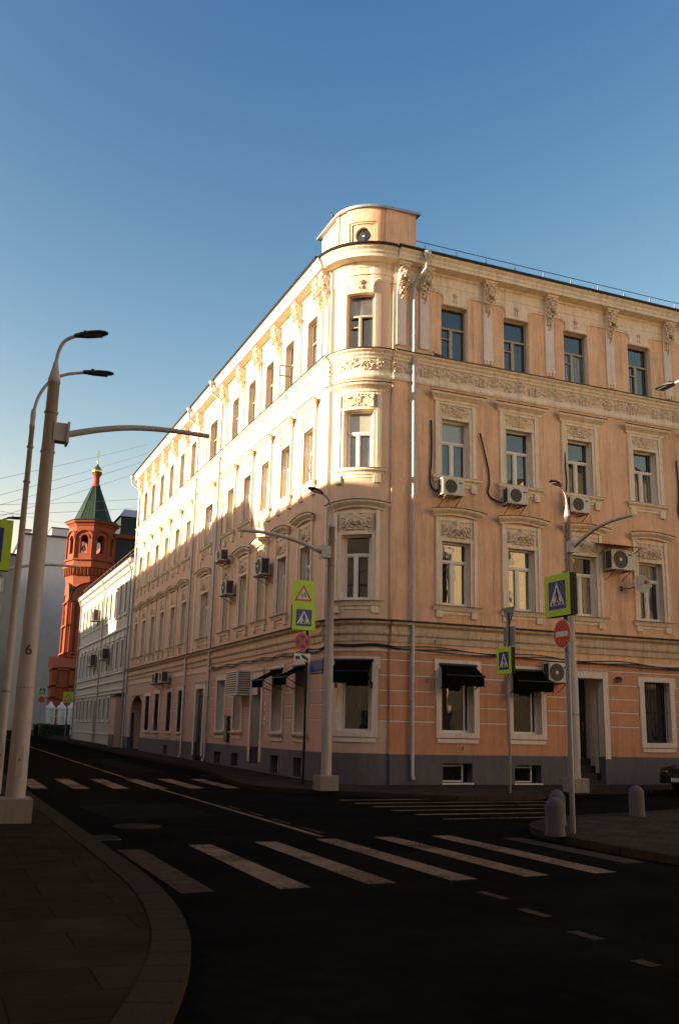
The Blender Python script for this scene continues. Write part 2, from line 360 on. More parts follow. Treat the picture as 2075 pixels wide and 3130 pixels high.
def inset(line, w):
    out = []
    for i, p in enumerate(line):
        a = Vector(line[max(i-1, 0)]); b = Vector(line[min(i+1, len(line)-1)]); t = (b-a).normalized()
        out.append((p[0]-t.y*w, p[1]+t.x*w))
    return out
def pavement(kerb, rest, m, w, label):
    """kerb: line with the pavement on its left-hand side; rest closes the outline"""
    mb = MB(); inn = inset(kerb, w)
    sheet(mb, inn+rest, 0.112, m); mb.build('pavement', kind='structure')
    kb = MB(); acc = 0.0
    for i in range(len(kerb)-1):
        a, b = Vector(kerb[i]), Vector(kerb[i+1]); ln = (b-a).length; ia, ib = Vector(inn[i]), Vector(inn[i+1])
        k = max(1, int(round(ln/1.0))) if ln < 120 else 60
        for j in range(k):
            t0, t1 = j/k, (j+1)/k; g0 = 0.008/max(ln, .1)
            p = [a.lerp(b, t0+g0), a.lerp(b, t1-g0), ia.lerp(ib, t1-g0), ia.lerp(ib, t0+g0)]
            vs = [(q.x, q.y, gz(q.y)-0.05) for q in p]+[(q.x, q.y, gz(q.y)+0.12) for q in p]
            kb.add(vs, [(4, 5, 6, 7), (0, 1, 5, 4), (1, 2, 6, 5), (3, 0, 4, 7)], 'kerb_granite')
    kb.build('kerb', kind='structure')
kw = [(-40, 3.3), (-3, 3.3), (-0.9, 3.55), (0.4, 4.2), (1.15, 5.2), (1.72, 6.6), (2.08, 7.8), (2.3, 9.1), (2.42, 10.5), (2.45, 12), (2.45, 27.9), (2.45, 128)]
kw = smooth(kw[1:10], 3); kw = [(-40, 3.3)]+kw+[(2.45, 20), (2.45, 40), (2.45, 75), (2.45, 128)]
pavement(kw, [(-40, 128)], 'paving', 0.30, 'w')
ke = [(9.95, 130), (9.95, 90), (9.95, 60), (9.95, 40), (9.9, 36.5)]+smooth([(9.75, 35), (9.35, 32.5), (9.0, 30), (8.9, 28), (9.1, 26.6), (9.9, 25.5), (11.4, 23.9), (12.5, 22.9), (13.5, 22.5), (15.0, 22.5), (16.0, 23.1), (16.9, 23.9), (18.0, 24.5), (19.2, 24.7)], 2)+[(32, 24.7), (70, 24.7)]
pavement(ke, [(70, 130)], 'paving_small', 0.22, 'e')
ks = [(70, 19.3), (19, 19.3)]+smooth([(17.6, 18.9), (16.5, 18.3), (14.8, 17.6), (12.7, 17.1), (11.6, 16.6), (10.8, 16.0), (10.2, 15.2), (9.9, 14.2), (9.8, 13.0), (9.85, 11.5), (9.95, 10)], 2)+[(10, -6), (10, -60)]
pavement(ks, [(70, -60)], 'paving_small', 0.22, 's')
mk = MB()
for x, y0, y1 in ((2.88, 10.6, 14.4), (4.0, 10.6, 14.75), (5.1, 10.65, 14.92), (6.2, 10.65, 15.1), (7.28, 10.7, 15.17), (8.35, 10.7, 15.15), (9.42, 11.4, 14.6)):
    sheet(mk, [(x-0.19, y0), (x+0.19, y0+0.03), (x+0.17, y1), (x-0.19, y1)], 0.004, 'marking_dark' if x in (2.88, 9.42) else 'marking')
for k in range(6): x = 3.02+1.09*k; sheet(mk, [(x-0.22, 27.85), (x+0.22, 27.85), (x+0.22, 32.2), (x-0.22, 32.2)], 0.004, 'marking')
for k, (a, b) in enumerate(((9.95, 12.5), (9.85, 13.3), (9.8, 14.1), (9.8, 14.9), (9.8, 15.4), (9.85, 12.6))):
    y = 17.95+1.03*k; sheet(mk, [(a, y-0.10), (b+0.3, y-0.07), (b+0.3, y+0.10), (a, y+0.10)], 0.004, 'marking')
for a, b in ((15.4, 27.6), (32.6, 90)): sheet(mk, [(6.19, a), (6.30, a), (6.30, b), (6.19, b)], 0.004, 'marking')
for a, b in ((15.9, 16.9), (17.6, 18.6), (19.2, 20.1), (20.8, 21.6)): sheet(mk, [(6.42, a), (6.52, a), (6.52, b), (6.42, b)], 0.004, 'marking_dark')
for x, a, b in ((5.94, 9.36, 9.85), (5.8, 8.37, 8.82), (5.62, 7.35, 7.72), (5.42, 6.4, 6.62)): sheet(mk, [(x-0.05, a), (x+0.07, a), (x+0.05, b), (x-0.07, b)], 0.004, 'marking_dark')
mk.build('road_markings', kind='structure')
mh = MB(); mh.lathe((3.6, 17.6, 0), [(0, 0.012), (0.3, 0.012), (0.3, 0.006), (0.33, 0.006), (0.34, 0.013), (0.42, 0.012), (0.43, 0.0)], 'kerb_granite', 28)
mh.build('manhole_cover', label='round iron manhole cover in the road between the two zebra crossings', cat='manhole cover')

for x, y, lb in ((2.75, 15.9, 'iron drain grate beside the left kerb near the first zebra crossing'), (9.45, 34.2, 'iron drain grate beside the far kerb of the long facade')):
    t = MB(); t.box(-.22, .22, -.3, .3, 0, .004, 'black_metal')
    for k in range(6): t.box(-.2, .2, -.26+.1*k, -.2+.1*k, .004, .014, 'kerb_granite')
    t.build('drain_grate', loc=(x, y, gz(y)+.002), label=lb, cat='drain grate', group='drain grates in the road')
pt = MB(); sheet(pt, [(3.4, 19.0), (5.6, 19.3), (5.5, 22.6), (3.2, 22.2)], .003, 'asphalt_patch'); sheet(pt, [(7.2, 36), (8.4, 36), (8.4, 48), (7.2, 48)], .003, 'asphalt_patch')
pt.build('road_patches', kind='structure')
# ------------------------------------------------------------------ the corner building
BLD = thing('corner_building', 'four storey peach and cream stuccoed corner building with a round turret above its rounded corner', 'building', (X0, Y0, 0))
def P(mb, name, par=BLD, label=None): 
    o = mb.build(name, par, label=label); 
    o.matrix_parent_inverse = Matrix.Translation(-Vector((X0, Y0, 0))) if par is BLD else Matrix.Identity(4)
    return o
def Pm(me, name, loc, rz, par):
    o = place(name, me, par, loc, rz)
    if par is BLD: o.matrix_parent_inverse = Matrix.Translation(-Vector((X0, Y0, 0)))
    return o
LEND, REND = 62.3, 37.0
R_WIN = [15.75, 18.33, 20.95, 23.93, 26.6, 29.3, 32.0, 34.7]
L_WIN = [30.77, 33.22, 35.63, 38.03, 40.5, 44.2, 48.2, 50.7, 53.3, 55.8, 58.3, 60.6]
def wspec():
    out = [('R', u, 0.54) for u in R_WIN]+[('B', 0.0, 0.52)]
    for i, u in enumerate(L_WIN): out.append(('L', u, 0.66 if i == 5 else 0.48))
    return out
WS = wspec()
def ops_of(side, z0, z1, extra=0): return [(u-w-extra, u+w+extra, z0, z1) for s, u, w in WS if s == side]
R_GF = [(15.17, 16.37, 1.72, 3.87), (17.87, 18.98, 1.72, 3.80), (20.50, 21.56, 0.12, 3.67), (23.35, 24.50, 1.52, 3.64), (26.1, 27.25, 1.52, 3.64), (28.8, 29.95, 1.52, 3.64), (31.5, 32.6, 1.52, 3.64), (34.2, 35.3, 1.52, 3.64)]
L_GF = [(30.2, 31.3, 1.62, 3.80), (32.65, 33.75, 1.62, 3.80), (35.03, 36.17, 0.4, 3.60), (37.45, 38.6, 1.62, 3.75), (39.9, 41.15, 1.60, 3.72), (43.4, 44.75, 0.2, 3.45), (47.5, 48.35, 1.45, 3.50), (49.75, 50.85, 1.45, 3.48), (52.65, 53.85, 1.45, 3.46), (55.1, 56.35, 1.45, 3.40), (57.5, 61.1, 0.0, 3.5)]
B_GF = [(-0.52, 0.58, 1.70, 3.85)]
R_BS = [(15.21, 16.30, 0.17, 0.77), (17.89, 18.93, 0.15, 0.73)]
L_BS = [(30.45, 31.3, 0.18, 0.80), (32.75, 33.7, 0.18, 0.79), (37.7, 38.65, 0.22, 0.73), (40.05, 41.2, 0.22, 0.71), (50.2, 51.1, 0.3, 0.75)]
spans = {'L': (BC[1]-0.18, LEND), 'B': (BU0, BU1), 'R': (13.33, REND)}
up_, gf_, pl_ = MB(), MB(), MB()
for sd_, (a, b) in spans.items():
    ops = [(u-w, u+w, z0, z1) for s, u, w in WS if s == sd_ for z0, z1 in ((14.42, 16.55), (10.24, 12.28), (5.82, 7.98))]
    walls(up_, sd_, a, b, 4.22, 17.75, ops, 'stucco_peach' if sd_ == 'R' else 'stucco_pale', reveal='trim_cream')
    og = {'L': L_GF, 'B': B_GF, 'R': R_GF}[sd_]; ob = {'L': L_BS, 'B': [], 'R': R_BS}[sd_]
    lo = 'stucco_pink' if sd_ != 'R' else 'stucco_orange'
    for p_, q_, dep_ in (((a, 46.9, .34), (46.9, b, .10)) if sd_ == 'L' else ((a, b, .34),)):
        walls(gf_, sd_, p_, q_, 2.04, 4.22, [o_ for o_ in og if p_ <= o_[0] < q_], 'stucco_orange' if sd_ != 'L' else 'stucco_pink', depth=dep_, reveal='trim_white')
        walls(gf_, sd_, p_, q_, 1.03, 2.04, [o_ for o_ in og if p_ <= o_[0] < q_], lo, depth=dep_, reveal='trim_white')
    walls(pl_, sd_, a, b, 0.0, 1.03, og+ob, 'plinth_grey', d=0.03, depth=0.37)
    pl_.ubox(sd_, a, b, 1.03, 1.045, -0.02, 0.03, 'plinth_grey') if sd_ == 'B' else None
# end walls, back and steps where the corner is set back
for x in (X0, ): up_.add([(X0, LEND, 0), (X0+12, LEND, 0), (X0+12, LEND, 18), (X0, LEND, 18)], [(0, 1, 2, 3)], 'stucco_peach')
up_.add([(REND, Y0, 0), (REND, Y0+12, 0), (REND, Y0+12, 18), (REND, Y0, 18)], [(0, 1, 2, 3)], 'stucco_peach')
up_.add([(X0+12, LEND, 0), (X0+12, Y0+12, 0), (X0+12, Y0+12, 18), (X0+12, LEND, 18)], [(0, 1, 2, 3)], 'stucco_peach')
up_.add([(X0+12, Y0+12, 0), (REND, Y0+12, 0), (REND, Y0+12, 18), (X0+12, Y0+12, 18)], [(0, 1, 2, 3)], 'stucco_peach')
for z0, z1, mm in ((0, 1.03, 'plinth_grey'), (1.03, 4.22, 'stucco_pink'), (4.22, 17.75, 'trim_cream')):
    e = 0.03 if z1 == 1.03 else 0.0
    for (p, q) in ((uz('L', spans['L'][0], 0, e), uz('B', BU0, 0, e)), (uz('B', BU1, 0, e), uz('R', 13.33, 0, e))):
        up_.add([(p[0], p[1], z0), (q[0], q[1], z0), (q[0], q[1], z1), (p[0], p[1], z1)], [(0, 1, 2, 3)], mm)
P(up_, 'wall'); P(gf_, 'ground_floor_wall'); P(pl_, 'plinth')
# narrow strips at both edges of the rounded corner and the pilaster strips by the middle bay
for z0, z1 in ((4.22, 13.40), (14.44, 17.6)):
    sb = MB(); sb.ubox('L', 28.875, 28.97, z0, z1, -0.02, 0.025, 'trim_cream'); P(sb, 'edge_strip')
for u0, u1 in ((42.75, 42.95), (43.1, 43.2), (45.35, 45.45), (45.95, 46.25)):
    for z0, z1 in ((5.2, 13.4), (14.44, 17.55)): sb = MB(); sb.ubox('L', u0, u1, z0, z1, -0.02, 0.05, 'trim_cream'); P(sb, 'edge_strip')


def path(ext=0.0):
    """stations once along the whole street front, corner steps included"""
    st = [('L', LEND), ('L', BC[1]-0.16)]
    k = 12
    st += [('B', BU0+(BU1-BU0)*i/k) for i in range(k+1)]
    return st+[('R', 13.35), ('R', REND)]
def runmould(name, prof, m, par=BLD):
    mb = MB()
    mb.prof([('L', LEND), ('L', spans['L'][0]-0.0)], prof, m)
    mb.prof([('B', BU0-0.02+(BU1-BU0+0.04)*i/14) for i in range(15)], prof, m)
    mb.prof([('R', 13.33), ('R', REND)], prof, m)
    return P(mb, name, par)
def chip(prof): return prof
runmould('cornice', [(-0.03, 17.50), (0.03, 17.50), (0.05, 17.56), (0.11, 17.60), (0.11, 17.66), (0.46, 17.70), (0.46, 17.80), (0.50, 17.86), (0.51, 17.93), (0.58, 18.00), (0.60, 18.07), (-0.03, 18.07)], 'trim_cream')
runmould('ledge', [(-0.03, 14.12), (0.05, 14.12), (0.06, 14.18), (0.12, 14.24), (0.14, 14.30), (0.22, 14.35), (0.24, 14.40), (-0.03, 14.42)], 'trim_cream')
runmould('ledge_flashing', [(-0.02, 14.424), (0.27, 14.402), (0.275, 14.43), (-0.02, 14.46)], 'roof_dark')
runmould('string_course', [(-0.03, 13.40), (0.04, 13.40), (0.07, 13.46), (0.07, 13.52), (0.04, 13.55), (0.03, 13.66), (-0.03, 13.68)], 'trim_cream')
runmould('belt_course', [(-0.03, 4.52), (0.05, 4.52), (0.06, 4.70), (0.12, 4.76), (0.13, 4.84), (0.08, 4.87), (0.08, 5.0), (0.14, 5.05), (0.2, 5.08), (0.22, 5.15), (-0.03, 5.17)], 'trim_belt')
runmould('belt_flashing', [(-0.02, 5.174), (0.25, 5.150), (0.26, 5.195), (-0.02, 5.25)], 'roof_dark')
runmould('lower_belt', [(-0.03, 4.20), (0.03, 4.20), (0.04, 4.27), (-0.03, 4.29)], 'trim_white')
# frieze: scrolling leaf relief
st_ = []; T = 2.2
for k in range(23):
    a0 = -T/2+T*k/22; a1 = -T/2+T*(k+1)/22
    f = lambda a: 0.225+0.11*math.sin(2*PI*a/T*2); st_.append((a0, f(a0), a1, f(a1), 0.022, 0.035))
for c in range(4):
    cx = -T/2+T*(c+0.5)/4; cz = 0.225+(0.07 if c % 2 else -0.07)
    for k in range(14):
        t0 = k*0.55; t1 = t0+0.55; r0 = 0.115-0.0075*k; r1 = 0.115-0.0075*(k+1)
        st_.append((cx+r0*math.cos(t0+c), cz+r0*math.sin(t0+c), cx+r1*math.cos(t1+c), cz+r1*math.sin(t1+c), 0.018, 0.04))
    st_.append((cx, cz, cx, cz+0.001, 0.035, 0.05))
    for k in range(9):
        an = 2*PI*k/9+rng.rand()*0.5; r = 0.13+0.04*rng.rand(); x, z = cx+r*math.cos(an), cz+r*math.sin(an)*0.95
        an2 = an+0.9; st_.append((x, z, x+0.07*math.cos(an2), z+0.07*math.sin(an2), 0.028, 0.045))
for k in range(34):
    x, z, an = rng.uniform(-T/2+.05, T/2-.05), rng.uniform(0.05, 0.40), rng.uniform(0, PI)
    st_.append((x, z, x+0.06*math.cos(an), z+0.05*math.sin(an), 0.02, 0.035))
fx, fz, FH = hfield(T, 0.46, [q[:5]+(q[5]*1.45,) for q in st_], 0.02, 0.006)
def frieze(side, u0, u1):
    mb = MB(); res = 0.02 if side != 'L' else 0.025; n = int((u1-u0)/res); us = np.linspace(u0, u1, n+1); nz = len(fz)
    H = np.array([FH[:, int(((u+T/2) % T)/T*(len(fx)-1))] for u in us])
    vs = [uz(side, us[i], 13.675+fz[j], H[i, j]) for i in range(n+1) for j in range(nz)]
    fs = [(i*nz+j, (i+1)*nz+j, (i+1)*nz+j+1, i*nz+j+1) for i in range(n) for j in range(nz-1)]
    mb.add(vs, fs, 'trim_relief', True); P(mb, 'frieze')
frieze('R', 13.33, 30.0); frieze('B', BU0, BU1); frieze('L', 28.87, 62.3)
# reliefs shared by the windows
def sym(st): return st+[(-a, b, -c, d, r, h) for a, b, c, d, r, h in st]
r3 = sym([(0.0, 0.27, 0.0, 0.27, 0.13, 0.03), (0.08, 0.21, 0.46, 0.21, 0.014, 0.03), (0.08, 0.26, 0.50, 0.26, 0.014, 0.03), (0.08, 0.16, 0.42, 0.16, 0.014, 0.03),
          (0.50, 0.26, 0.50, 0.26, 0.03, 0.04), (0.10, 0.34, 0.24, 0.40, 0.035, 0.05), (0.22, 0.37, 0.36, 0.33, 0.03, 0.045), (0.06, 0.40, 0.12, 0.44, 0.03, 0.05), (0.12, 0.10, 0.24, 0.06, 0.03, 0.04), (0.05, 0.08, 0.10, 0.03, 0.025, 0.04),
          (0.3, 0.40, 0.36, 0.42, 0.02, 0.03)])+[(-0.09, 0.16, -0.09, 0.34, 0.018, 0.05), (0.09, 0.16, 0.09, 0.34, 0.018, 0.05), (-0.09, 0.16, 0.09, 0.16, 0.018, 0.05), (-0.09, 0.34, 0.09, 0.34, 0.018, 0.05), (0, 0.25, 0, 0.25, 0.05, 0.06), (0, 0.38, 0, 0.46, 0.04, 0.06), (0, 0.12, 0, 0.03, 0.03, 0.05)]
RM3 = hf_mesh('relief', *hfield(1.06, 0.48, [q[:5]+(q[5]*1.5,) for q in r3], 0.016, 0.003))
r2 = sym([(0.10, 0.42, 0.24, 0.36, 0.05, 0.06), (0.24, 0.36, 0.34, 0.22, 0.045, 0.06), (0.13, 0.33, 0.22, 0.24, 0.05, 0.07), (0.20, 0.22, 0.30, 0.12, 0.045, 0.055), (0.34, 0.20, 0.42, 0.12, 0.04, 0.05), (0.42, 0.12, 0.50, 0.10, 0.035, 0.05),
          (0.08, 0.15, 0.20, 0.10, 0.035, 0.05), (0.44, 0.36, 0.46, 0.20, 0.03, 0.04), (0.38, 0.42, 0.50, 0.42, 0.022, 0.035), (0.52, 0.42, 0.52, 0.10, 0.016, 0.03), (0.05, 0.05, 0.30, 0.05, 0.03, 0.045), (0.30, 0.05, 0.34, 0.0, 0.02, 0.03),
          (0.03, 0.28, 0.09, 0.30, 0.022, 0.085), (0.10, 0.20, 0.13, 0.26, 0.02, 0.07), (0.28, 0.30, 0.40, 0.30, 0.02, 0.05)])+[(0, 0.36, 0, 0.30, 0.11, 0.08), (0, 0.30, 0, 0.24, 0.03, 0.11), (-0.05, 0.20, 0.05, 0.20, 0.02, 0.09), (0, 0.52, 0, 0.46, 0.09, 0.09), (0, 0.14, 0, 0.02, 0.03, 0.05)]
RM2 = hf_mesh('relief', *hfield(1.14, 0.58, [q[:5]+(q[5]*1.6,) for q in r2], 0.016, 0.003))
# carved head on a bracket
hd = MB(); mm = 'trim_relief'
hd.box(-0.25, 0.25, -0.03, 0.36, 0.62, 0.70, 'trim_cream'); hd.box(-0.21, 0.21, -0.03, 0.31, 0.56, 0.62, 'trim_cream'); hd.box(-0.19, 0.19, -0.03, 0.22, 0.40, 0.56, 'trim_cream')
prof = [(0.20, 0.56), (0.22, 0.45), (0.19, 0.2), (0.14, 0.0), (0.08, -0.25), (0.05, -0.5)]
for i in range(len(prof)-1):
    (d0, z0), (d1, z1) = prof[i], prof[i+1]; w = 0.165
    hd.add([(-w, -.03, z0), (w, -.03, z0), (w, d0, z0), (-w, d0, z0), (-w, -.03, z1), (w, -.03, z1), (w, d1, z1), (-w, d1, z1)], [(3, 2, 6, 7), (0, 3, 7, 4), (1, 2, 6, 5)], 'trim_cream')
q_ = 1.32
E_ = lambda c, r_, n_=8, k_=6: hd.ell((c[0]*q_, c[1]*q_, c[2]*q_-0.03), tuple(x*q_ for x in r_), mm, n_, k_)
E_((0, 0.20, 0.25), (0.098, 0.10, 0.15), 14, 10); E_((0, 0.305, 0.235), (0.019, 0.032, 0.04)); E_((0, 0.285, 0.165), (0.04, 0.02, 0.011)); E_((0, 0.27, 0.12), (0.045, 0.035, 0.03))
for sx in (-1, 1):
    E_((sx*0.043, 0.29, 0.30), (0.036, 0.022, 0.013)); E_((sx*0.055, 0.262, 0.215), (0.03, 0.025, 0.035))
    for k in range(6): E_((sx*(0.108+0.022*math.sin(k*1.4)), 0.18+0.03*(k % 2), 0.345-0.062*k), (0.042, 0.062, 0.040), 7, 5)
    E_((sx*0.125, 0.12, 0.42), (0.05, 0.07, 0.05), 8, 6); E_((sx*0.10, 0.12, -0.03), (0.05, 0.05, 0.06), 7, 5)
for k in range(7): an = PI*(k+0.5)/7; E_((0.105*math.cos(an), 0.23, 0.34+0.07*math.sin(an)), (0.036, 0.07, 0.036), 7, 5)
E_((0, 0.26, 0.44), (0.045, 0.05, 0.04))
for k in range(7): E_((0.045*math.sin(k*2.1), 0.15-0.018*k, 0.01-0.07*k), (0.07-0.007*k, 0.05, 0.046), 7, 5)
for sx in (-1, 1):
    for k in range(3): E_((sx*(0.075-0.015*k), 0.12-0.025*k, -0.05-0.10*k), (0.035, 0.04, 0.05), 6, 4)
hdm = bpy.data.meshes.new('console'); hdm.from_pydata(hd.v, [], hd.f)
for m_ in hd.mats: hdm.materials.append(MATS[m_])
hdm.polygons.foreach_set('material_index', hd.m); hdm.polygons.foreach_set('use_smooth', hd.sm)
def pilaster(side, u, foot=True, w=0.185, zb=14.60):
    mb = MB(); mb.ubox(side, u-w, u+w, zb+(0.2 if foot else 0), 17.52, -0.02, 0.06, 'trim_white')
    if foot:
        mb.ubox(side, u-w-0.01, u+w+0.01, zb+0.10, zb+0.23, -0.02, 0.08, 'trim_cream')
        for k in range(3): mb.ubox(side, u-w+0.02+0.125*k, u-w+0.10+0.125*k, zb-0.02, zb+0.10, -0.02, 0.065, 'trim_cream')
        mb.ubox(side, u-w, u+w, zb+0.0, zb+0.12, -0.02, 0.03, 'trim_cream')
    o = P(mb, 'pilaster'); l, rz = spot(side, u, 17.0); Pm(hdm, 'console', l, rz, o)
for u in (13.62, 14.52): pilaster('R', u, False, 0.175, 14.70)
for u in (17.1, 19.75, 22.52, 25.3, 27.95, 30.65, 33.35, 36.0): pilaster('R', u)
for u in (29.25, 29.85, 32.0, 34.42, 36.85, 39.27, 41.95, 46.5, 49.4, 52.0, 54.55, 57.05, 59.45, 61.75): pilaster('L', u, False, 0.17, 14.46)
# cream band under the cornice with scalloped drops over the top windows
hb = MB()
def hood(side, u, wl, wr, x0, x1):
    """x0..x1: extent of the band; drops to the window head between u-wl and u+wr"""
    zt, zm, zb, r = 17.52, 16.97, 16.56, 0.26
    lo = [(x0, zm)]; 
    for k in range(7): t = PI/2*k/6; lo.append((u-wl-r+r*math.sin(t), zm-r+r*math.cos(t)))
    lo += [(u-wl, zb), (u+wr, zb)]
    for k in range(7): t = PI/2*(1-k/6); lo.append((u+wr+r-r*math.sin(t), zm-r+r*math.cos(t)))
    lo.append((x1, zm))
    n = len(lo)
    for d, dd in ((0.035, None),):
        vs = [uz(side, a, z, d) for a, z in lo]+[uz(side, a, zt, d) for a, z in lo]+[uz(side, a, z, -0.02) for a, z in lo]
        hb.add(vs, [(i, i+1, n+i+1, n+i) for i in range(n-1)]+[(i, i+1, 2*n+i+1, 2*n+i) for i in range(n-1)], 'trim_cream')
    for seg in (lo[:8], lo[-8:]):       # raised line following the edge
        off = [(a, z+0.05) for a, z in seg]; n = len(seg)
        vs = [uz(side, a, z, 0.035) for a, z in off]+[uz(side, a, z+0.035, 0.06) for a, z in off]+[uz(side, a, z+0.07, 0.035) for a, z in off]
        hb.add(vs, [(i, i+1, n+i+1, n+i) for i in range(n-1)]+[(n+i, n+i+1, 2*n+i+1, 2*n+i) for i in range(n-1)], 'trim_cream')
    p = uz(side, u, 16.93, 0.06)
    for k in range(6): an = 2*PI*k/6; q = uz(side, u+0.07*math.cos(an), 16.95+0.07*math.sin(an), 0.045); hb.ell(q, (0.035, 0.035, 0.035), 'trim_relief', 6, 4)
    hb.ell(p, (0.045, 0.045, 0.045), 'trim_relief', 6, 4)
    for sx in (-1, 1): hb.ell(uz(side, u+sx*0.05, 16.76, 0.04), (0.03, 0.03, 0.09), 'trim_relief', 6, 4)
def bands(side, wins, lim):
    edges = [lim[0]]+[(a+b)/2 for a, b in zip([w[1] for w in wins], [w[1] for w in wins][1:])]+[lim[1]]
    for (s, u, w), a, b in zip(wins, edges, edges[1:]): hood(side, u, w-0.07, w-0.07, a, b)
bands('R', [w for w in WS if w[0] == 'R'], spans['R']); bands('L', [w for w in WS if w[0] == 'L'], spans['L']); bands('B', [w for w in WS if w[0] == 'B'], spans['B'])
hb.mould('R', 13.33, REND, [(-0.02, 17.22), (0.045, 17.22), (0.055, 17.25), (-0.02, 17.27)], 'trim_cream'); hb.mould('B', BU0, BU1, [(-0.02, 17.22), (0.045, 17.22), (0.055, 17.25), (-0.02, 17.27)], 'trim_cream')
hb.mould('L', 28.87, LEND, [(-0.02, 17.22), (0.045, 17.22), (0.055, 17.25), (-0.02, 17.27)], 'trim_cream')
P(hb, 'hood_band')

# windows ------------------------------------------------------------
def bars(mb, side, u0, u1, z0, z1, d0, d1, m): mb.ubox(side, u0, u1, z0, z1, d0, d1, m)
def sash(side, u, w, z0, z1, m, style, fw=0.055, dep=0.25, tr=0.62, op=None):
    """frame with transom at fraction tr of the height; returns (frame mesh, pane mesh)"""
    mb = MB(); gl = MB(); a, b = u-w, u+w; zt = z0+(z1-z0)*tr; d1 = -dep+0.05; d0 = -dep-0.03
    B = lambda p, q, r, s, e=0.0: mb.ubox(side, p, q, r, s, d0, d1+e, m)
    B(a, a+fw, z0, z1); B(b-fw, b, z0, z1); B(a+fw, b-fw, z0, z0+fw); B(a+fw, b-fw, z1-fw, z1); B(a+fw, b-fw, zt-fw*0.6, zt+fw*0.6, 0.012)
    mu = u-w*0.12 if style == 'old' else u-w*0.08
    B(mu-fw*0.9, mu+fw*0.9, z0+fw, zt-fw*0.6, 0.006)
    if style == 'old':
        B(mu+fw, mu+fw*1.6, z0+fw, zt-fw*0.6, -0.01)
        zf = zt-(zt-z0)*0.30; mb.ubox(side, a+fw, mu-fw*0.9, zf-0.018, zf+0.018, d0, d1-0.005, m)
    else:
        for (p, q) in ((a+fw, mu-fw*0.9), (mu+fw*0.9, b-fw)):      # casement inner frames
            for (r0, r1, s0, s1) in ((p, p+0.035, z0+fw, zt-fw*.6), (q-0.035, q, z0+fw, zt-fw*.6), (p+.035, q-.035, z0+fw, z0+fw+0.04), (p+.035, q-.035, zt-fw*.6-.04, zt-fw*.6)):
                mb.ubox(side, r0, r1, s0, s1, d0, d1-0.015, m)
    return mb, gl, (a, b, zt, d0+0.01)
def pane(side, a, b, z0, zt, z1, d, lo, hi, par):
    gl = MB()
    for (c, e, mm) in ((z0, zt, lo), (zt, z1, hi)):
        n = 5 if side == 'B' else 1
        for i in range(n):
            p, q = a+(b-a)*i/n, a+(b-a)*(i+1)/n
            if side == 'B':
                A = Vector(uz('B', a, 0, d)); Bq = Vector(uz('B', b, 0, d)); pa = A.lerp(Bq, i/n); pb = A.lerp(Bq, (i+1)/n)
                gl.add([(pa.x, pa.y, c), (pb.x, pb.y, c), (pb.x, pb.y, e), (pa.x, pa.y, e)], [(0, 1, 2, 3)], mm)
            else: gl.add([uz(side, p, c, d), uz(side, q, c, d), uz(side, q, e, d), uz(side, p, e, d)], [(0, 1, 2, 3)], mm)
    gl.build('pane', par)
PED3 = [(-0.02, 12.90), (0.09, 12.90), (0.10, 12.98), (0.17, 13.04), (0.26, 13.10), (0.28, 13.17), (-0.02, 13.19)]
def top_window(side, u, w, i):
    mb, gl, q = sash(side, u, w, 14.44, 16.55, 'sash_old', 'old')
    if (side, i) == ('L', 1):        # a vent pane left swinging open
        for a in (0, 0.5): pass
        p0 = Vector(uz('L', u-0.1, 15.15, -0.2))
        for (x0, z0, x1, z1) in ((0, 0, 0.62, 0), (0, .42, .62, .42), (0, 0, 0, .42), (.62, 0, .62, .42)):
            mb.tube([p0+Vector((-x0, 0.05*x0, z0)), p0+Vector((-x1, 0.05*x1, z1))], 0.03, 'sash_old', 4)
    o = P(mb, 'window'); o.name = 'window'
    pane(side, q[0], q[1], 14.44, q[2], 16.55, q[3], 'glass_curtain' if side == 'L' or i % 3 == 2 else 'glass_dark', 'glass_curtain' if side != 'R' else 'glass_dark', o)
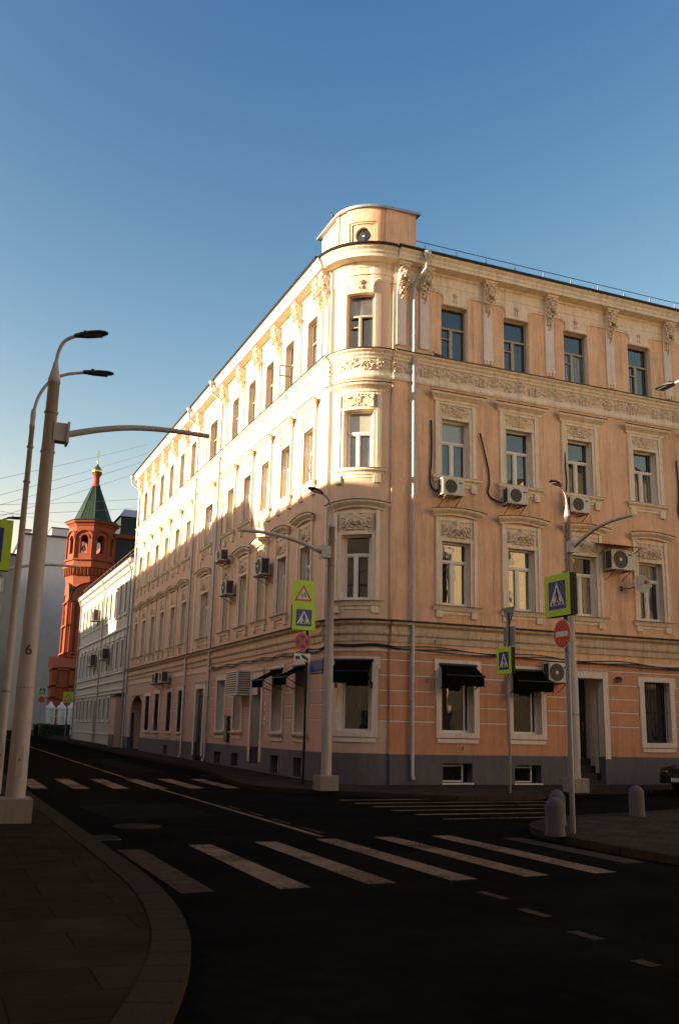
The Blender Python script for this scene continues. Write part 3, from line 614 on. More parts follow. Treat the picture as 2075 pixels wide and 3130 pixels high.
def third_window(side, u, w, i):
    mb, gl, q = sash(side, u, w, 10.24, 12.28, 'sash_white', 'new')
    o = P(mb, 'window'); hi = 'glass_blind' if (side == 'R' and i in (0,)) or side == 'B' or (side == 'L' and i % 2 == 0) else 'glass_dark'
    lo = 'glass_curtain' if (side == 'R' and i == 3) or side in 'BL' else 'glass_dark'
    pane(side, q[0], q[1], 10.24, q[2], 12.28, q[3], lo, hi, o)
    s = MB(); ow = w+0.26
    for (a, b) in ((-ow, -ow+0.15), (ow-0.15, ow)):
        s.ubox(side, u+a, u+b, 10.24, 12.90, -0.02, 0.075, 'trim_cream')
    for (a, b) in ((-ow+0.15, -w), (w, ow-0.15)): s.ubox(side, u+a, u+b, 10.24, 12.36, -0.02, 0.035, 'trim_cream')
    s.ubox(side, u-ow+0.15, u+ow-0.15, 12.28, 12.38, -0.02, 0.05, 'trim_cream'); s.ubox(side, u-ow+0.15, u+ow-0.15, 12.80, 12.90, -0.02, 0.06, 'trim_cream')
    s.ubox(side, u-ow+0.15, u+ow-0.15, 12.38, 12.80, -0.02, 0.012, 'trim_cream')
    so_ = s.build('surround', o)
    s = MB(); s.mould(side, u-ow-0.0, u+ow+0.0, PED3, 'trim_cream', 1.0); s.mould(side, u-ow-0.0, u+ow+0.0, [(-0.02, 13.193), (0.3, 13.173), (0.305, 13.20), (-0.02, 13.235)], 'roof_dark', 1.0); s.build('pediment', o)
    l, rz = spot(side, u, 12.36, 0.012); place('relief', RM3, o, l, rz)
    s = MB(); s.mould(side, u-ow-0.02, u+ow+0.02, [(-0.02, 10.0), (0.06, 10.0), (0.08, 10.08), (0.16, 10.14), (0.17, 10.21), (-0.02, 10.235)], 'trim_cream', 0.8)
    s.mould(side, u-ow-0.02, u+ow+0.02, [(-0.02, 10.238), (0.19, 10.214), (0.19, 10.225), (-0.02, 10.25)], 'zinc_sheet', 0.8)
    for c in (-ow+0.12, ow-0.12): s.ubox(side, u+c-0.11, u+c+0.11, 9.73, 10.0, -0.02, 0.10, 'trim_cream')
    s.ubox(side, u-ow+0.23, u+ow-0.23, 9.90, 10.0, -0.02, 0.03, 'trim_cream'); s.build('sill', o)
def second_window(side, u, w, i):
    mb, gl, q = sash(side, u, w, 5.84, 7.98, 'sash_white', 'new', tr=0.70, fw=0.06)
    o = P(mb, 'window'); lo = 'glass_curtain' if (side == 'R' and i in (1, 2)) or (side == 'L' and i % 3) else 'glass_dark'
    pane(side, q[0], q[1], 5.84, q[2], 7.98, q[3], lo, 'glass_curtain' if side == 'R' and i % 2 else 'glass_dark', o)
    s = MB(); ow = w+0.25
    for (a, b) in ((-ow, -ow+0.13), (ow-0.13, ow)): s.ubox(side, u+a, u+b, 5.82, 8.80, -0.02, 0.08, 'trim_cream')
    for (a, b) in ((-ow+0.13, -w), (w, ow-0.13)): s.ubox(side, u+a, u+b, 5.82, 8.10, -0.02, 0.035, 'trim_cream')
    s.ubox(side, u-w-0.12, u+w+0.12, 7.98, 8.10, -0.02, 0.05, 'trim_cream'); s.ubox(side, u-w-0.12, u+w+0.12, 8.68, 8.80, -0.02, 0.05, 'trim_cream')
    s.ubox(side, u-w-0.12, u+w+0.12, 8.10, 8.68, -0.02, 0.012, 'trim_cream'); s.build('surround', o)
    s = MB(); n = 10                       # segmental hood
    for prof, m_ in (([(-0.02, 8.78), (0.10, 8.78), (0.12, 8.84), (0.2, 8.89), (0.26, 8.94), (0.27, 9.0), (-0.02, 9.01)], 'trim_cream'), ([(-0.02, 9.013), (0.3, 9.003), (0.3, 9.02), (-0.02, 9.04)], 'roof_dark')):
        vs = []; fs = []; k_ = len(prof)
        for j in range(n+1):
            t = -1+2*j/n; bow = 0.10*(1-t*t)
            for d, z in prof: vs.append(uz(side, u+t*(ow+0.9*max(d, 0)), z+bow, d+0.02*(1-abs(t))))
        for j in range(n):
            for k in range(k_): fs.append((j*k_+k, j*k_+(k+1) % k_, (j+1)*k_+(k+1) % k_, (j+1)*k_+k))
        fs += [tuple(range(k_)), tuple(range(n*k_, (n+1)*k_))]; s.add(vs, fs, m_)
    s.build('pediment', o)
    l, rz = spot(side, u, 8.11, 0.012); place('relief', RM2, o, l, rz)
    s = MB(); s.mould(side, u-ow-0.02, u+ow+0.02, [(-0.02, 5.62), (0.08, 5.64), (0.11, 5.72), (0.15, 5.79), (-0.02, 5.81)], 'trim_cream', 0.7)
    s.mould(side, u-ow-0.02, u+ow+0.02, [(-0.02, 5.813), (0.18, 5.793), (0.18, 5.805), (-0.02, 5.825)], 'roof_dark', 0.7)
    for c in (-ow+0.13, ow-0.13): s.ubox(side, u+c-0.12, u+c+0.12, 5.42, 5.63, -0.02, 0.09, 'trim_cream')
    s.ubox(side, u-ow+0.25, u+ow-0.25, 5.53, 5.63, -0.02, 0.03, 'trim_cream'); s.build('sill', o)
idx = {'R': 0, 'B': 0, 'L': 0}
for side, u, w in WS:
    i = idx[side]; idx[side] += 1
    if side == 'R' and u > 31: continue
    top_window(side, u, w, i); third_window(side, u, w, i); second_window(side, u, w, i)
def gf_window(side, op, kind, i):
    a, b, z0, z1 = op; u = (a+b)/2; w = (b-a)/2; mb = MB(); sh = 0.24 if side == 'L' and a > 46.9 else 0.0; d0, d1 = -0.33+sh, -0.26+sh; m = 'sash_white' if kind != 'barred' else 'black_metal'
    for (p, q, r, s_) in ((a, a+.06, z0, z1), (b-.06, b, z0, z1), (a+.06, b-.06, z0, z0+.08), (a+.06, b-.06, z1-.06, z1)): mb.ubox(side, p, q, r, s_, d0, d1, m)
    if kind == 'tilt':     # casement tipped inwards at the right
        mb.ubox(side, b-.22, b-.17, z0+.08, z1-.06, d0, d1-.01, m)
    if kind == 'split': mb.ubox(side, u-.03, u+.03, z0+.08, z1-.06, d0, d1, m)
    o = P(mb, 'window'); pane(side, a, b, z0, (z0+z1)/2, z1, -0.31+sh, 'glass_dark', 'glass_dark', o)
    s = MB(); e = 0.20 if side != 'L' else 0.13; dd = 0.055; T_ = 'trim_white'
    s.ubox(side, a-e, a, z0-.16, z1-.2, -.02, dd, T_); s.ubox(side, b, b+e, z0-.16, z1-.2, -.02, dd, T_)
    s.ubox(side, a-e-.06, a, z1-.2, z1+.17, -.02, dd+.01, T_); s.ubox(side, b, b+e+.06, z1-.2, z1+.17, -.02, dd+.01, T_)
    s.ubox(side, a, b, z1, z1+.17, -.02, dd+.01, T_); s.ubox(side, a, b, z0-.16, z0, -.02, dd, T_)
    s.ubox(side, a-e+.05, b+e-.05, z0-.32, z0-.20, -.02, 0.045, T_)
    if side == 'L': s.mould(side, a-.14, b+.14, [(-.02, z0-.12), (.16, z0-.1), (.18, z0-.04), (-.02, z0-.02)], T_, .3)
    s.build('surround', o)
    if kind == 'barred':
        s = MB()
        bd = -.08 if sh == 0 else .02
        for k in range(7): t = a+.08+(b-a-.16)*k/6; s.tube([uz(side, t, z0+.05, bd), uz(side, t, z1-.05, bd)], .009, 'black_metal', 5)
        for z in (z0+.25, (z0+z1)/2, z1-.3): s.tube([uz(side, a, z, bd), uz(side, b, z, bd)], .009, 'black_metal', 5)
        s.build('window_bars', o)
gf_window('R', R_GF[0], 'tilt', 0); gf_window('R', R_GF[1], 'tilt', 1); gf_window('B', B_GF[0], 'plain', 2)
for k in (3, 4, 5): gf_window('R', R_GF[k], 'barred', k)
for k in (0, 1, 3, 4, 6, 7, 8, 9): gf_window('L', L_GF[k], 'split' if k < 5 else 'barred', k)
for side, lst in (('R', R_BS), ('L', L_BS)):
    for a, b, z0, z1 in lst:
        mb = MB()
        for (p, q, r, s_) in ((a+.02, a+.06, z0+.02, z1-.02), (b-.24 if side == 'R' else b-.06, b-.20 if side == 'R' else b-.02, z0+.02, z1-.02), (a+.06, b-.24, z0+.02, z0+.06), (a+.06, b-.24, z1-.1, z1-.06)): mb.ubox(side, p, q, r, s_, -.3, -.25, 'sash_white')
        mb.ubox(side, a-.02, b+.04, z0-.05, z0, -.02, .05, 'sash_white' if side == 'R' else 'plinth_grey')
        o = P(mb, 'basement_window'); pane(side, a, b, z0, (z0+z1)/2, z1, -.32, 'glass_dark', 'glass_dark', o)
# rusticated joints of the ground floor: white painted bands between the openings
gr = MB()
def joints(side, a, b, blocks):
    for z in (2.04, 2.52, 2.99, 3.47, 3.95):
        cuts = sorted((p-.27, q+.27) for p, q, z0, z1 in blocks if z0-.2 < z < z1+.15); x = a
        for p, q in cuts+[(b, b)]:
            if p > x+.05: gr.ubox(side, x, p, z-.022, z+.022, -.02, .012, 'trim_white'); gr.ubox(side, x, p, z+.022, z+.035, -.02, .004, 'roof_dark')
            x = max(x, q)
joints('R', 13.33, 30.5, R_GF); joints('B', BU0, BU1, B_GF); joints('L', 28.87, 42.2, L_GF[:5]); joints('L', 46.5, 57.2, L_GF[6:10])
P(gr, 'joint_bands')
# doors
def doorway(side, op, leaf, name, label, zs, dep=-1.0):
    a, b, z0, z1 = op; mb = MB()
    mb.add([uz(side, a, z0, -.3), uz(side, a, z0, dep), uz(side, a, z1, dep), uz(side, a, z1, -.3)], [(0, 1, 2, 3)], 'trim_white')
    mb.add([uz(side, b, z0, -.3), uz(side, b, z0, dep), uz(side, b, z1, dep), uz(side, b, z1, -.3)], [(0, 1, 2, 3)], 'trim_white')
    mb.add([uz(side, a, z1, -.3), uz(side, a, z1, dep), uz(side, b, z1, dep), uz(side, b, z1, -.3)], [(0, 1, 2, 3)], 'trim_white')
    mb.ubox(side, a, b, z0, z1, dep-.05, dep-.02, 'door_dark')
    e = .22
    for (p, q, r, s_) in ((a-e, a, zs, z1), (b, b+e, zs, z1), (a-e, b+e, z1, z1+.25)): mb.ubox(side, p, q, r, s_, -.02, .06, 'trim_white')
    mb.mould(side, a-e, b+e, [(-.02, z1+.25), (.08, z1+.25), (.12, z1+.32), (-.02, z1+.34)], 'trim_white', .5)
    o = P(mb, 'doorway', label=label)
    d = MB(); d.ubox(side, a+.06, b-.06, zs, z1-.3, dep-.02, dep+.03, 'door_dark'); d.ubox(side, a+.06, b-.06, z1-.28, z1-.05, dep-.01, dep+.02, 'glass_dark')
    for k in range(2): d.ubox(side, a+.15+k*(b-a)/2, a+(b-a)/2-.05+k*(b-a)/2, zs+.3, z1-.9, dep+.03, dep+.045, 'door_dark')
    od = d.build('door', o); h = MB(); q = uz(side, b-.2, 2.0, dep+.08); h.tube([(q[0], q[1], 1.9), (q[0], q[1], 2.2)], .012, 'zinc', 6); h.build('handle', o)
    s = MB(); n = 4
    for k in range(n): s.ubox(side, a+.01, b-.01, 0, zs*(k+1)/n, dep+.03, dep+.03+(-dep-.03)*(1-k/n)-.02*k, 'black_metal')
    s.build('steps', o)
doorway('R', R_GF[2], 0, 'doorway', 'recessed dark doorway with white surround and black steps', .95)
doorway('L', L_GF[2], 0, 'doorway', 'narrow niche doorway under the white louvred box', .5)
doorway('L', L_GF[5], 0, 'doorway', 'tall dark entrance door between the downpipes', .45, -.10)
ar = MB(); a, b = 57.5, 61.1; c = (a+b)/2          # carriage arch at the far end
ar.ubox('L', a, b, 0, 3.6, -2.6, -2.5, 'door_dark')
ar.add([uz('L', a, 0, -.3), uz('L', a, 0, -2.5), uz('L', a, 3.5, -2.5), uz('L', a, 3.5, -.3)], [(0, 1, 2, 3)], 'stucco_pink'); ar.add([uz('L', b, 0, -.3), uz('L', b, 0, -2.5), uz('L', b, 3.5, -2.5), uz('L', b, 3.5, -.3)], [(0, 1, 2, 3)], 'stucco_pink')
lo = [(c-(b-a)/2*math.cos(PI*k/14), 2.5+1.0*math.sin(PI*k/14)) for k in range(15)]; n = len(lo)
ar.add([uz('L', p, z, -.05) for p, z in lo]+[uz('L', p, 3.52, -.05) for p, z in lo], [(i, i+1, n+i+1, n+i) for i in range(n-1)], 'stucco_pink')
ar.add([uz('L', p, z, -.05) for p, z in lo]+[uz('L', p, z, -2.5) for p, z in lo], [(i, i+1, n+i+1, n+i) for i in range(n-1)], 'stucco_pink')
P(ar, 'carriage_arch')
# roof, gutter edge, railing
rf = MB()
st = [('L', LEND+.3), ('L', 29.0)]
rp = [(0.66, 18.065), (0.69, 18.10), (0.66, 18.15), (-1.2, 18.62), (-4.2, 19.2), (-4.2, 18.0), (-0.02, 18.07)]
rf.prof([('L', LEND+.2), ('L', 28.95)], rp, 'roof_dark'); rf.prof([('R', 13.2), ('R', REND)], rp, 'roof_dark')
bp = [(0.66, 18.07), (0.69, 18.105), (0.66, 18.155), (-1.3, 18.6), (-1.3, 18.0), (-0.02, 18.075)]
rf.prof([('B', BU0-.08+(BU1-BU0+.16)*i/14) for i in range(15)], bp, 'roof_dark')
rf.add([(X0+3.6, 28.5, 19.1), (X0+12, 28.5, 19.1), (X0+12, LEND, 19.2), (X0+3.6, LEND, 19.2)], [(0, 1, 2, 3)], 'roof_dark')
rf.add([(13, Y0+4, 19.2), (REND, Y0+4, 19.2), (REND, Y0+12, 19.1), (13, Y0+12, 19.1)], [(0, 1, 2, 3)], 'roof_dark')
for u in range(14, 37): rf.prof([('R', u+.0), ('R', u+.025)], [(0.6, 18.15), (-1.2, 18.60), (-1.2, 18.65), (0.6, 18.20)], 'roof_dark')
ro = P(rf, 'roof')
rl = MB()
u = 14.75
while u < 36:
    b_ = Vector(uz('R', u, 18.45, -.32)); t_ = Vector((b_.x, b_.y, 19.02))
    rl.add([(b_.x-.06, b_.y, 18.45), (b_.x+.06, b_.y, 18.45), (b_.x, b_.y, 19.0), (b_.x, b_.y+.22, 18.5)], [(0, 1, 2), (0, 3, 2), (1, 3, 2)], 'zinc_sheet'); u += 1.27
rl.tube([uz('R', 14.2, 18.98, -.32), uz('R', 36, 18.98, -.32)], .014, 'black_metal', 6); rl.tube([uz('R', 14.2, 18.74, -.32), uz('R', 36, 18.74, -.32)], .010, 'black_metal', 6)
rl.build('roof_railing', ro)
for (u, dd, w, h) in ((44.2, -.9, .5, 20.0), (49.0, -.9, .6, 20.0)):
    c_ = MB(); p = uz('L', u, 0, -1.0); c_.box(p[0]-.3, p[0]+.3, p[1]-w, p[1]+w, 18.4, 19.35, 'zinc_sheet'); c_.box(p[0]-.36, p[0]+.36, p[1]-w-.06, p[1]+w+.06, 19.35, 19.42, 'zinc_sheet'); c_.build('roof_vent', ro)
# turret on the corner
TU0 = (180-BT)*PI/180*1.36; TU1 = (272-BT)*PI/180*1.36
tu = MB(); PU = 0.0
tw = []
def disc_hole(mb, side, u, z, hw, hh, r, d, m, n=24):
    """square panel with a round hole"""
    vs = []; fs = []
    for k in range(n):
        a = 2*PI*k/n; s_ = 1/max(abs(math.cos(a)), abs(math.sin(a))); vs.append(uz(side, u+hw*s_*math.cos(a), z+hh*s_*math.sin(a), d)); vs.append(uz(side, u+r*math.cos(a), z+r*math.sin(a), d)); vs.append(uz(side, u+r*math.cos(a), z+r*math.sin(a), d-.2))
    for k in range(n): a, b = 3*k, 3*((k+1) % n); fs += [(a, b, b+1, a+1), (a+1, b+1, b+2, a+2)]
    mb.add(vs, fs, m)
pu = 0.02
walls(tu, 'D', TU0, TU1, 18.0, 19.86, [(pu-.42, pu+.42, 18.42, 19.26)], 'stucco_peach', depth=.05)
disc_hole(tu, 'D', pu, 18.84, .42, .42, .30, -.05, 'stucco_peach')
for u0, u1 in ((TU0, TU0+.22), (TU1-.10, TU1)): tu.ubox('D', u0, u1, 18.0, 19.85, -.02, .05, 'stucco_peach')
tu.ubox('D', pu-.62, pu+.62, 19.32, 19.85, -.02, .04, 'stucco_peach'); tu.ubox('D', pu-.62, pu-.5, 18.1, 19.32, -.02, .04, 'stucco_peach'); tu.ubox('D', pu+.5, pu+.62, 18.1, 19.32, -.02, .04, 'stucco_peach')
pe = uz('D', TU1, 0, 0.05)
tu.box(pe[0]-.02, 14.27, pe[1]-.0, pe[1]+2.9, 18.0, 19.86, 'stucco_peach')
ps = uz('D', TU0, 0, 0); tu.box(ps[0], ps[0]+.3, ps[1], ps[1]+1.35, 18.0, 19.86, 'stucco_peach'); tu.box(ps[0]+.05, 14.2, ps[1]+1.3, ps[1]+1.6, 18.0, 19.86, 'stucco_peach')
to = P(tu, 'turret')
tr_ = MB(); out = [(ps[0]-.13, ps[1]+1.5)]+[uz('D', TU0+(TU1-TU0)*i/16, 0, .13)[:2] for i in range(17)]+[(14.40, pe[1]-.13), (14.40, pe[1]+3.0), (ps[0]-.13, ps[1]+1.75)]
n = len(out)
tr_.add([(x, y, 19.85) for x, y in out]+[(x, y, 19.94) for x, y in out]+[(13.6, 28.9, 20.05)], [tuple(range(n))]+[(i, (i+1) % n, (i+1) % n+n, i+n) for i in range(n)]+[(i+n, (i+1) % n+n, 2*n) for i in range(n)], 'zinc_sheet')
tr_.build('turret_roof', to)
ph = MB(); c0 = uz('D', pu, 18.84, -.16); a_ = R(BT)+pu/1.36
for k in range(24):
    t0, t1 = 2*PI*k/24, 2*PI*(k+1)/24
    ph.add([uz('D', pu, 18.84, -.17), uz('D', pu+.30*math.cos(t0), 18.84+.30*math.sin(t0), -.17), uz('D', pu+.30*math.cos(t1), 18.84+.30*math.sin(t1), -.17)], [(0, 1, 2)], 'glass_dark')
ph.ubox('D', pu-.05, pu+.03, 18.82, 18.88, -.17, -.15, 'sash_white'); ph.build('porthole', to)
# downpipes
def downpipe(side, u, top, d=.14, foot=.25, r=.062, hopper=True, bend=0.0):
    mb = MB(); m = 'zinc'; p = lambda uu, z, dd: uz(side, uu, z, dd)
    if hopper:
        q = p(u+.24, 18.0, .66); mb.lathe((q[0], q[1], 17.72), [(.03, 0), (.09, .04), (.10, .18), (.15, .26), (.15, .34), (.0, .34)], m, 12)
        mb.tube([p(u+.24, 17.75, .66), p(u+.22, 17.45, .62), p(u+.02, top+.1, d+.05), p(u, top, d)], r, m, 10)
    mb.tube([p(u, top, d), p(u, foot+.15, d), p(u, foot, d+.1)], r, m, 10)
    z = top
    while z > 1.2: mb.tube([p(u, z-.02, d), p(u, z+.02, d)], r+.012, m, 10); mb.ubox(side, u-.01, u+.01, z-.01, z+.01, -.02, d, m); z -= 1.9
    o = P(mb, 'downpipe'); return o
downpipe('R', 14.07, 16.98)
downpipe('L', 42.35, 17.0); downpipe('L', 46.75, 17.0); downpipe('L', 62.15, 17.0)
# small wall fittings
for side, u, z in (('R', 13.62, 9.85), ('L', 30.35, 10.6), ('L', 30.15, 10.2), ('R', 14.9, 4.55), ('R', 15.9, 1.2), ('R', 14.62, 3.3)):
    mb = MB(); q = uz(side, u, z, .0); p = uz(side, u, z-.02, .12); mb.tube([q, p, (p[0], p[1], p[2]+.07)], .014, 'rust', 5); mb.ell((p[0], p[1], p[2]+.09), (.03, .03, .04), 'rust', 6, 4); P(mb, 'wall_hook')
# cables strung along the belt
cb = MB()
for off, ph_ in ((0, 0), (.05, 1.3), (-.06, 2.2)):
    pts = []
    for k in range(60):
        u = 42.2-k*(42.2-28.9)/59; pts.append(uz('L', u, 4.30+off*.7+.03*math.sin(k*.6+ph_), .07+.01*off))
    pts += [uz('B', BU0+(BU1-BU0)*k/10, 4.38+off*.6+.02*math.sin(k), .07) for k in range(1, 10)]
    for k in range(90):
        u = 13.5+k*.19; pts.append(uz('R', u, 4.35+off-.0155*(u-13)+.035*math.sin(u*1.7+ph_)*(1+off*8), .09+.02*off))
    cb.tube(pts, .018, 'cable_black', 5)
P(cb, 'facade_cable')
# ------------------------------------------------------------------ things fixed to the corner building
def wallthing(name, label, cat, side, u, z, d=0.0, group=None):
    l, rz = spot(side, u, z, d); return thing(name, label, cat, l, rz, group)
def ring(mb, c, r0, r1, y, m, n=24, th=.01):
    vs = []; fs = []
    for k in range(n):
        a = 2*PI*k/n
        for r, b in ((r0, y), (r1, y), (r1, y-th), (r0, y-th)): vs.append((c[0]+r*math.cos(a), b, c[1]+r*math.sin(a)))
    for k in range(n):
        a, b = 4*k, 4*((k+1) % n)
        for j in range(4): fs.append((a+j, a+(j+1) % 4, b+(j+1) % 4, b+j))
    mb.add(vs, fs, m)
def disc(mb, c, r, y, m, n=28, y0=None):
    pts = [(c[0]+r*math.cos(2*PI*k/n), c[1]+r*math.sin(2*PI*k/n)) for k in range(n)]; mb.poly(pts, y if y0 is None else y0, y+.002, m)
def ac_unit(label, side, u, z, w=.84, h=.58, dep=.32, d=.16, big=False):
    t = wallthing('air_conditioner', label, 'air conditioner', side, u, z, 0, 'air conditioners on the facades')
    mb = MB(); mb.box(-w/2, w/2, d, d+dep, 0, h, 'ac_white'); mb.box(-w/2+.02, w/2-.02, d+dep, d+dep+.012, .02, h-.02, 'ac_white')
    mb.box(-w/2-.006, -w/2, d+.03, d+dep-.03, .05, h-.05, 'ac_grille'); mb.box(w/2, w/2+.006, d+.03, d+dep-.03, .05, h-.05, 'ac_grille')
    mb.build('casing', t)
    f = MB(); cx = w*.12 if side != 'L' else -w*.12; r = h*(.45 if big else .41)
    disc(f, (cx, h/2), r, d+dep+.016, 'ac_grille'); ring(f, (cx, h/2), r, r+.018, d+dep+.022, 'ac_white')
    for q in (.3, .5, .7, .88): ring(f, (cx, h/2), r*q, r*q+.005, d+dep+.026, 'rust', 20, .004)
    if big: disc(f, (cx, h/2), .06, d+dep+.03, 'sign_white')
    f.build('fan_grille', t)
    b = MB()
    for s in (-1, 1):
        x = s*w*.36; b.box(x-.02, x+.02, -.01, d+dep+.06, -.04, 0, 'rust'); b.tube([(x, 0, -.32), (x, d+dep, -.03)], .014, 'rust', 5)
    b.build('bracket', t)
    k = MB(); k.box(w*.5*(-1 if side != 'L' else 1)*.62-.07, w*.5*(-1 if side != 'L' else 1)*.62+.07, d+dep+.012, d+dep+.016, h*.72, h*.80, 'ac_grille'); k.build('name_badge', t)
    return t
ac_unit('white air conditioner under the third floor window nearest to the silver downpipe', 'R', 15.40, 9.48)
ac_unit('white air conditioner under the second third floor window from the silver downpipe', 'R', 17.95, 9.46)
ac_unit('white air conditioner behind the tall lamp post with the rising arm', 'R', 20.55, 9.44)
a4 = ac_unit('large air conditioner under a rusty canopy beside the round dish', 'R', 22.25, 7.52, .98, .72, .36, .2, True)
ac_unit('air conditioner above the dark awning beside the doorway', 'R', 19.42, 3.45, .8, .66, .34, .14, True)
ac_unit('air conditioner mounted on the pink wall over second floor windows, nearest the corner', 'L', 34.55, 7.45, .85, .66, .34, .2, True)
ac_unit('air conditioner in front of the second floor window next to the downpipe', 'L', 39.25, 7.25, .85, .62, .34, .2, True)
ac_unit('rusty topped air conditioner, the highest one on the sunlit long facade', 'L', 40.15, 8.85, .85, .5, .34, .25)
ac_unit('left one of two air conditioners side by side low on the far facade', 'L', 52.3, 3.95, .8, .6, .34, .2)
ac_unit('right one of two air conditioners side by side low on the far facade', 'L', 50.6, 3.95, .8, .6, .34, .2)
c = MB(); c.add([uz('R', 21.45, 8.50, 0), uz('R', 23.1, 8.50, 0), uz('R', 23.1, 8.32, .85), uz('R', 21.45, 8.32, .85), uz('R', 21.45, 8.52, 0), uz('R', 23.1, 8.52, 0), uz('R', 23.1, 8.34, .85), uz('R', 21.45, 8.34, .85)], [(0, 1, 2, 3), (4, 5, 6, 7), (0, 1, 5, 4), (1, 2, 6, 5), (2, 3, 7, 6), (3, 0, 4, 7)], 'rust')
c.tube([uz('R', 21.6, 8.1, 0), uz('R', 21.6, 8.33, .75)], .015, 'rust', 5); c.tube([uz('R', 22.95, 8.1, 0), uz('R', 22.95, 8.33, .75)], .015, 'rust', 5)
c.build('metal_canopy', label='small sloping rusty sheet canopy above the large air conditioner', cat='canopy')
# black hoses of the air conditioners
def hose(pts, label, r=.03):
    mb = MB(); q = smooth3(pts); mb.tube(q, r, 'cable_black', 7); mb.build('hose', label=label, cat='hose', group='black hoses on the right facade')
def smooth3(pts, n=6):
    out = []
    for i in range(len(pts)-1):
        p0 = pts[max(i-1, 0)]; p1 = pts[i]; p2 = pts[i+1]; p3 = pts[min(i+2, len(pts)-1)]
        for k in range(n):
            t = k/n; out.append(tuple(0.5*(2*p1[j]+(p2[j]-p0[j])*t+(2*p0[j]-5*p1[j]+4*p2[j]-p3[j])*t*t+(3*p1[j]-p0[j]-3*p2[j]+p3[j])*t**3) for j in (0, 1, 2)))
    return out+[tuple(pts[-1])]
hose([uz('R', *q) for q in ((14.79, 12.15, .04), (14.80, 11.4, .05), (14.78, 10.6, .05), (14.74, 10.15, .05), (14.76, 9.85, .06), (14.9, 9.68, .09), (15.05, 9.62, .2))], 'black hose hanging beside the silver downpipe down to an air conditioner')
hose([uz('R', *q) for q in ((16.68, 11.95, .09), (16.85, 11.4, .06), (17.02, 10.7, .05), (17.06, 10.2, .05), (17.0, 9.88, .05), (17.12, 9.68, .06), (17.4, 9.55, .1), (17.6, 9.53, .2))], 'long curved black hose between the first and second third floor windows')
hose([uz('R', *q) for q in ((20.36, 12.2, -.05), (20.27, 11.9, .03), (20.24, 11.2, .1), (20.27, 10.6, .1), (20.22, 10.26, .12), (20.20, 9.9, .1), (20.3, 9.7, .2))], 'black hose crossing the frame of the third window from the downpipe')
hose([uz('R', *q) for q in ((25.42, 12.1, .05), (25.46, 11.2, .05), (25.42, 10.5, .05), (25.38, 10.1, .05), (25.5, 9.7, .06), (25.75, 9.5, .15))], 'black hose at the right edge of the photo')
hose([uz('L', *q) for q in ((41.65, 11.9, .04), (41.8, 11.5, .05), (41.75, 10.6, .05), (41.8, 9.9, .05), (41.75, 9.3, .06), (41.2, 9.0, .08), (40.55, 8.95, .2))], 'thin dark hose on the sunlit facade beside the downpipe', .02)
# round dish
t = wallthing('satellite_dish', 'round rust stained dish on a short arm beside a second floor window', 'satellite dish', 'R', 22.62, 6.93)
m = MB(); m.lathe((0, 0, 0), [(0, 0), (.12, .012), (.24, .045), (.33, .09), (.335, .085), (.24, .035), (.12, .002), (0, -.01)], 'dish_white', 28)
o = m.build('dish', t, (-.32, .62, .1)); o.rotation_euler = (R(-80), 0, R(-12))
m = MB(); m.tube([(.05, 0, 0), (-.1, .3, -.02), (-.3, .58, .08)], .02, 'rust', 6); m.box(0, .1, -.01, .03, -.1, .1, 'rust'); m.tube([(-.32, .62, .1), (-.32, .9, .14)], .012, 'rust', 5); m.box(-.37, -.27, .86, .96, .09, .2, 'rust'); m.build('arm', t)
# awnings
def awning(label, side, u, w, zt=3.86, zf=3.52, dep=.60, val=.34, torn=False):
    t = wallthing('awning', label, 'awning', side, u, 0, 0, 'black awnings over the ground floor windows'); m = 'black_fabric'
    mb = MB(); mb.add([(-w, .04, zt), (w, .04, zt), (w, dep, zf), (-w, dep, zf), (-w, .04, zt-.02), (w, .04, zt-.02), (w, dep-.01, zf-.02), (-w, dep-.01, zf-.02)],
                      [(0, 1, 2, 3), (4, 5, 6, 7), (3, 2, 6, 7), (0, 3, 7, 4), (1, 2, 6, 5)], m)
    vs = []; n = 14
    for k in range(n+1): a = -w+2*w*k/n; vs += [(a, dep, zf), (a, dep+.012*math.sin(k*2.1), zf-val-(.16 if torn and a > w*.35 else 0)+.012*math.sin(k*1.7))]
    mb.add(vs, [(2*k, 2*k+1, 2*k+3, 2*k+2) for k in range(n)], m); mb.build('canopy', t)
    b = MB(); b.tube([(-w-.04, .07, zt+.02), (w+.04, .07, zt+.02)], .05, 'black_metal', 8); b.tube([(-w-.03, dep, zf), (w+.03, dep, zf)], .022, 'black_metal', 6)
    b.build('roller', t)
    for s in (-1, 1):
        b = MB(); x = s*(w-.02); b.tube([(x, .02, zt-.75), (x, dep*.55, zt-.62), (x, dep, zf-.02)], .016, 'black_metal', 6); b.box(x-.03, x+.03, 0, .05, zt-.85, zt-.65, 'black_metal')
        b.ell((x+s*.03, dep, zf), (.05, .035, .035), 'black_metal', 6, 4); b.build('arm', t)
awning('torn black awning over the ground floor window right of the silver downpipe', 'R', 15.77, .66, torn=True)
awning('black awning over the window next to the wall air conditioner', 'R', 18.42, .68, 3.80, 3.44, torn=True)
awning('black awning over the ground floor window of the rounded corner', 'B', 0.02, .60, 3.88, 3.52, .62, .36)
awning('black awning on the long facade nearest to the rounded corner', 'L', 30.75, .64, 3.82, 3.42, .8, .26)
awning('black awning on the long facade beside the narrow niche doorway', 'L', 33.2, .64, 3.82, 3.42, .8, .26)
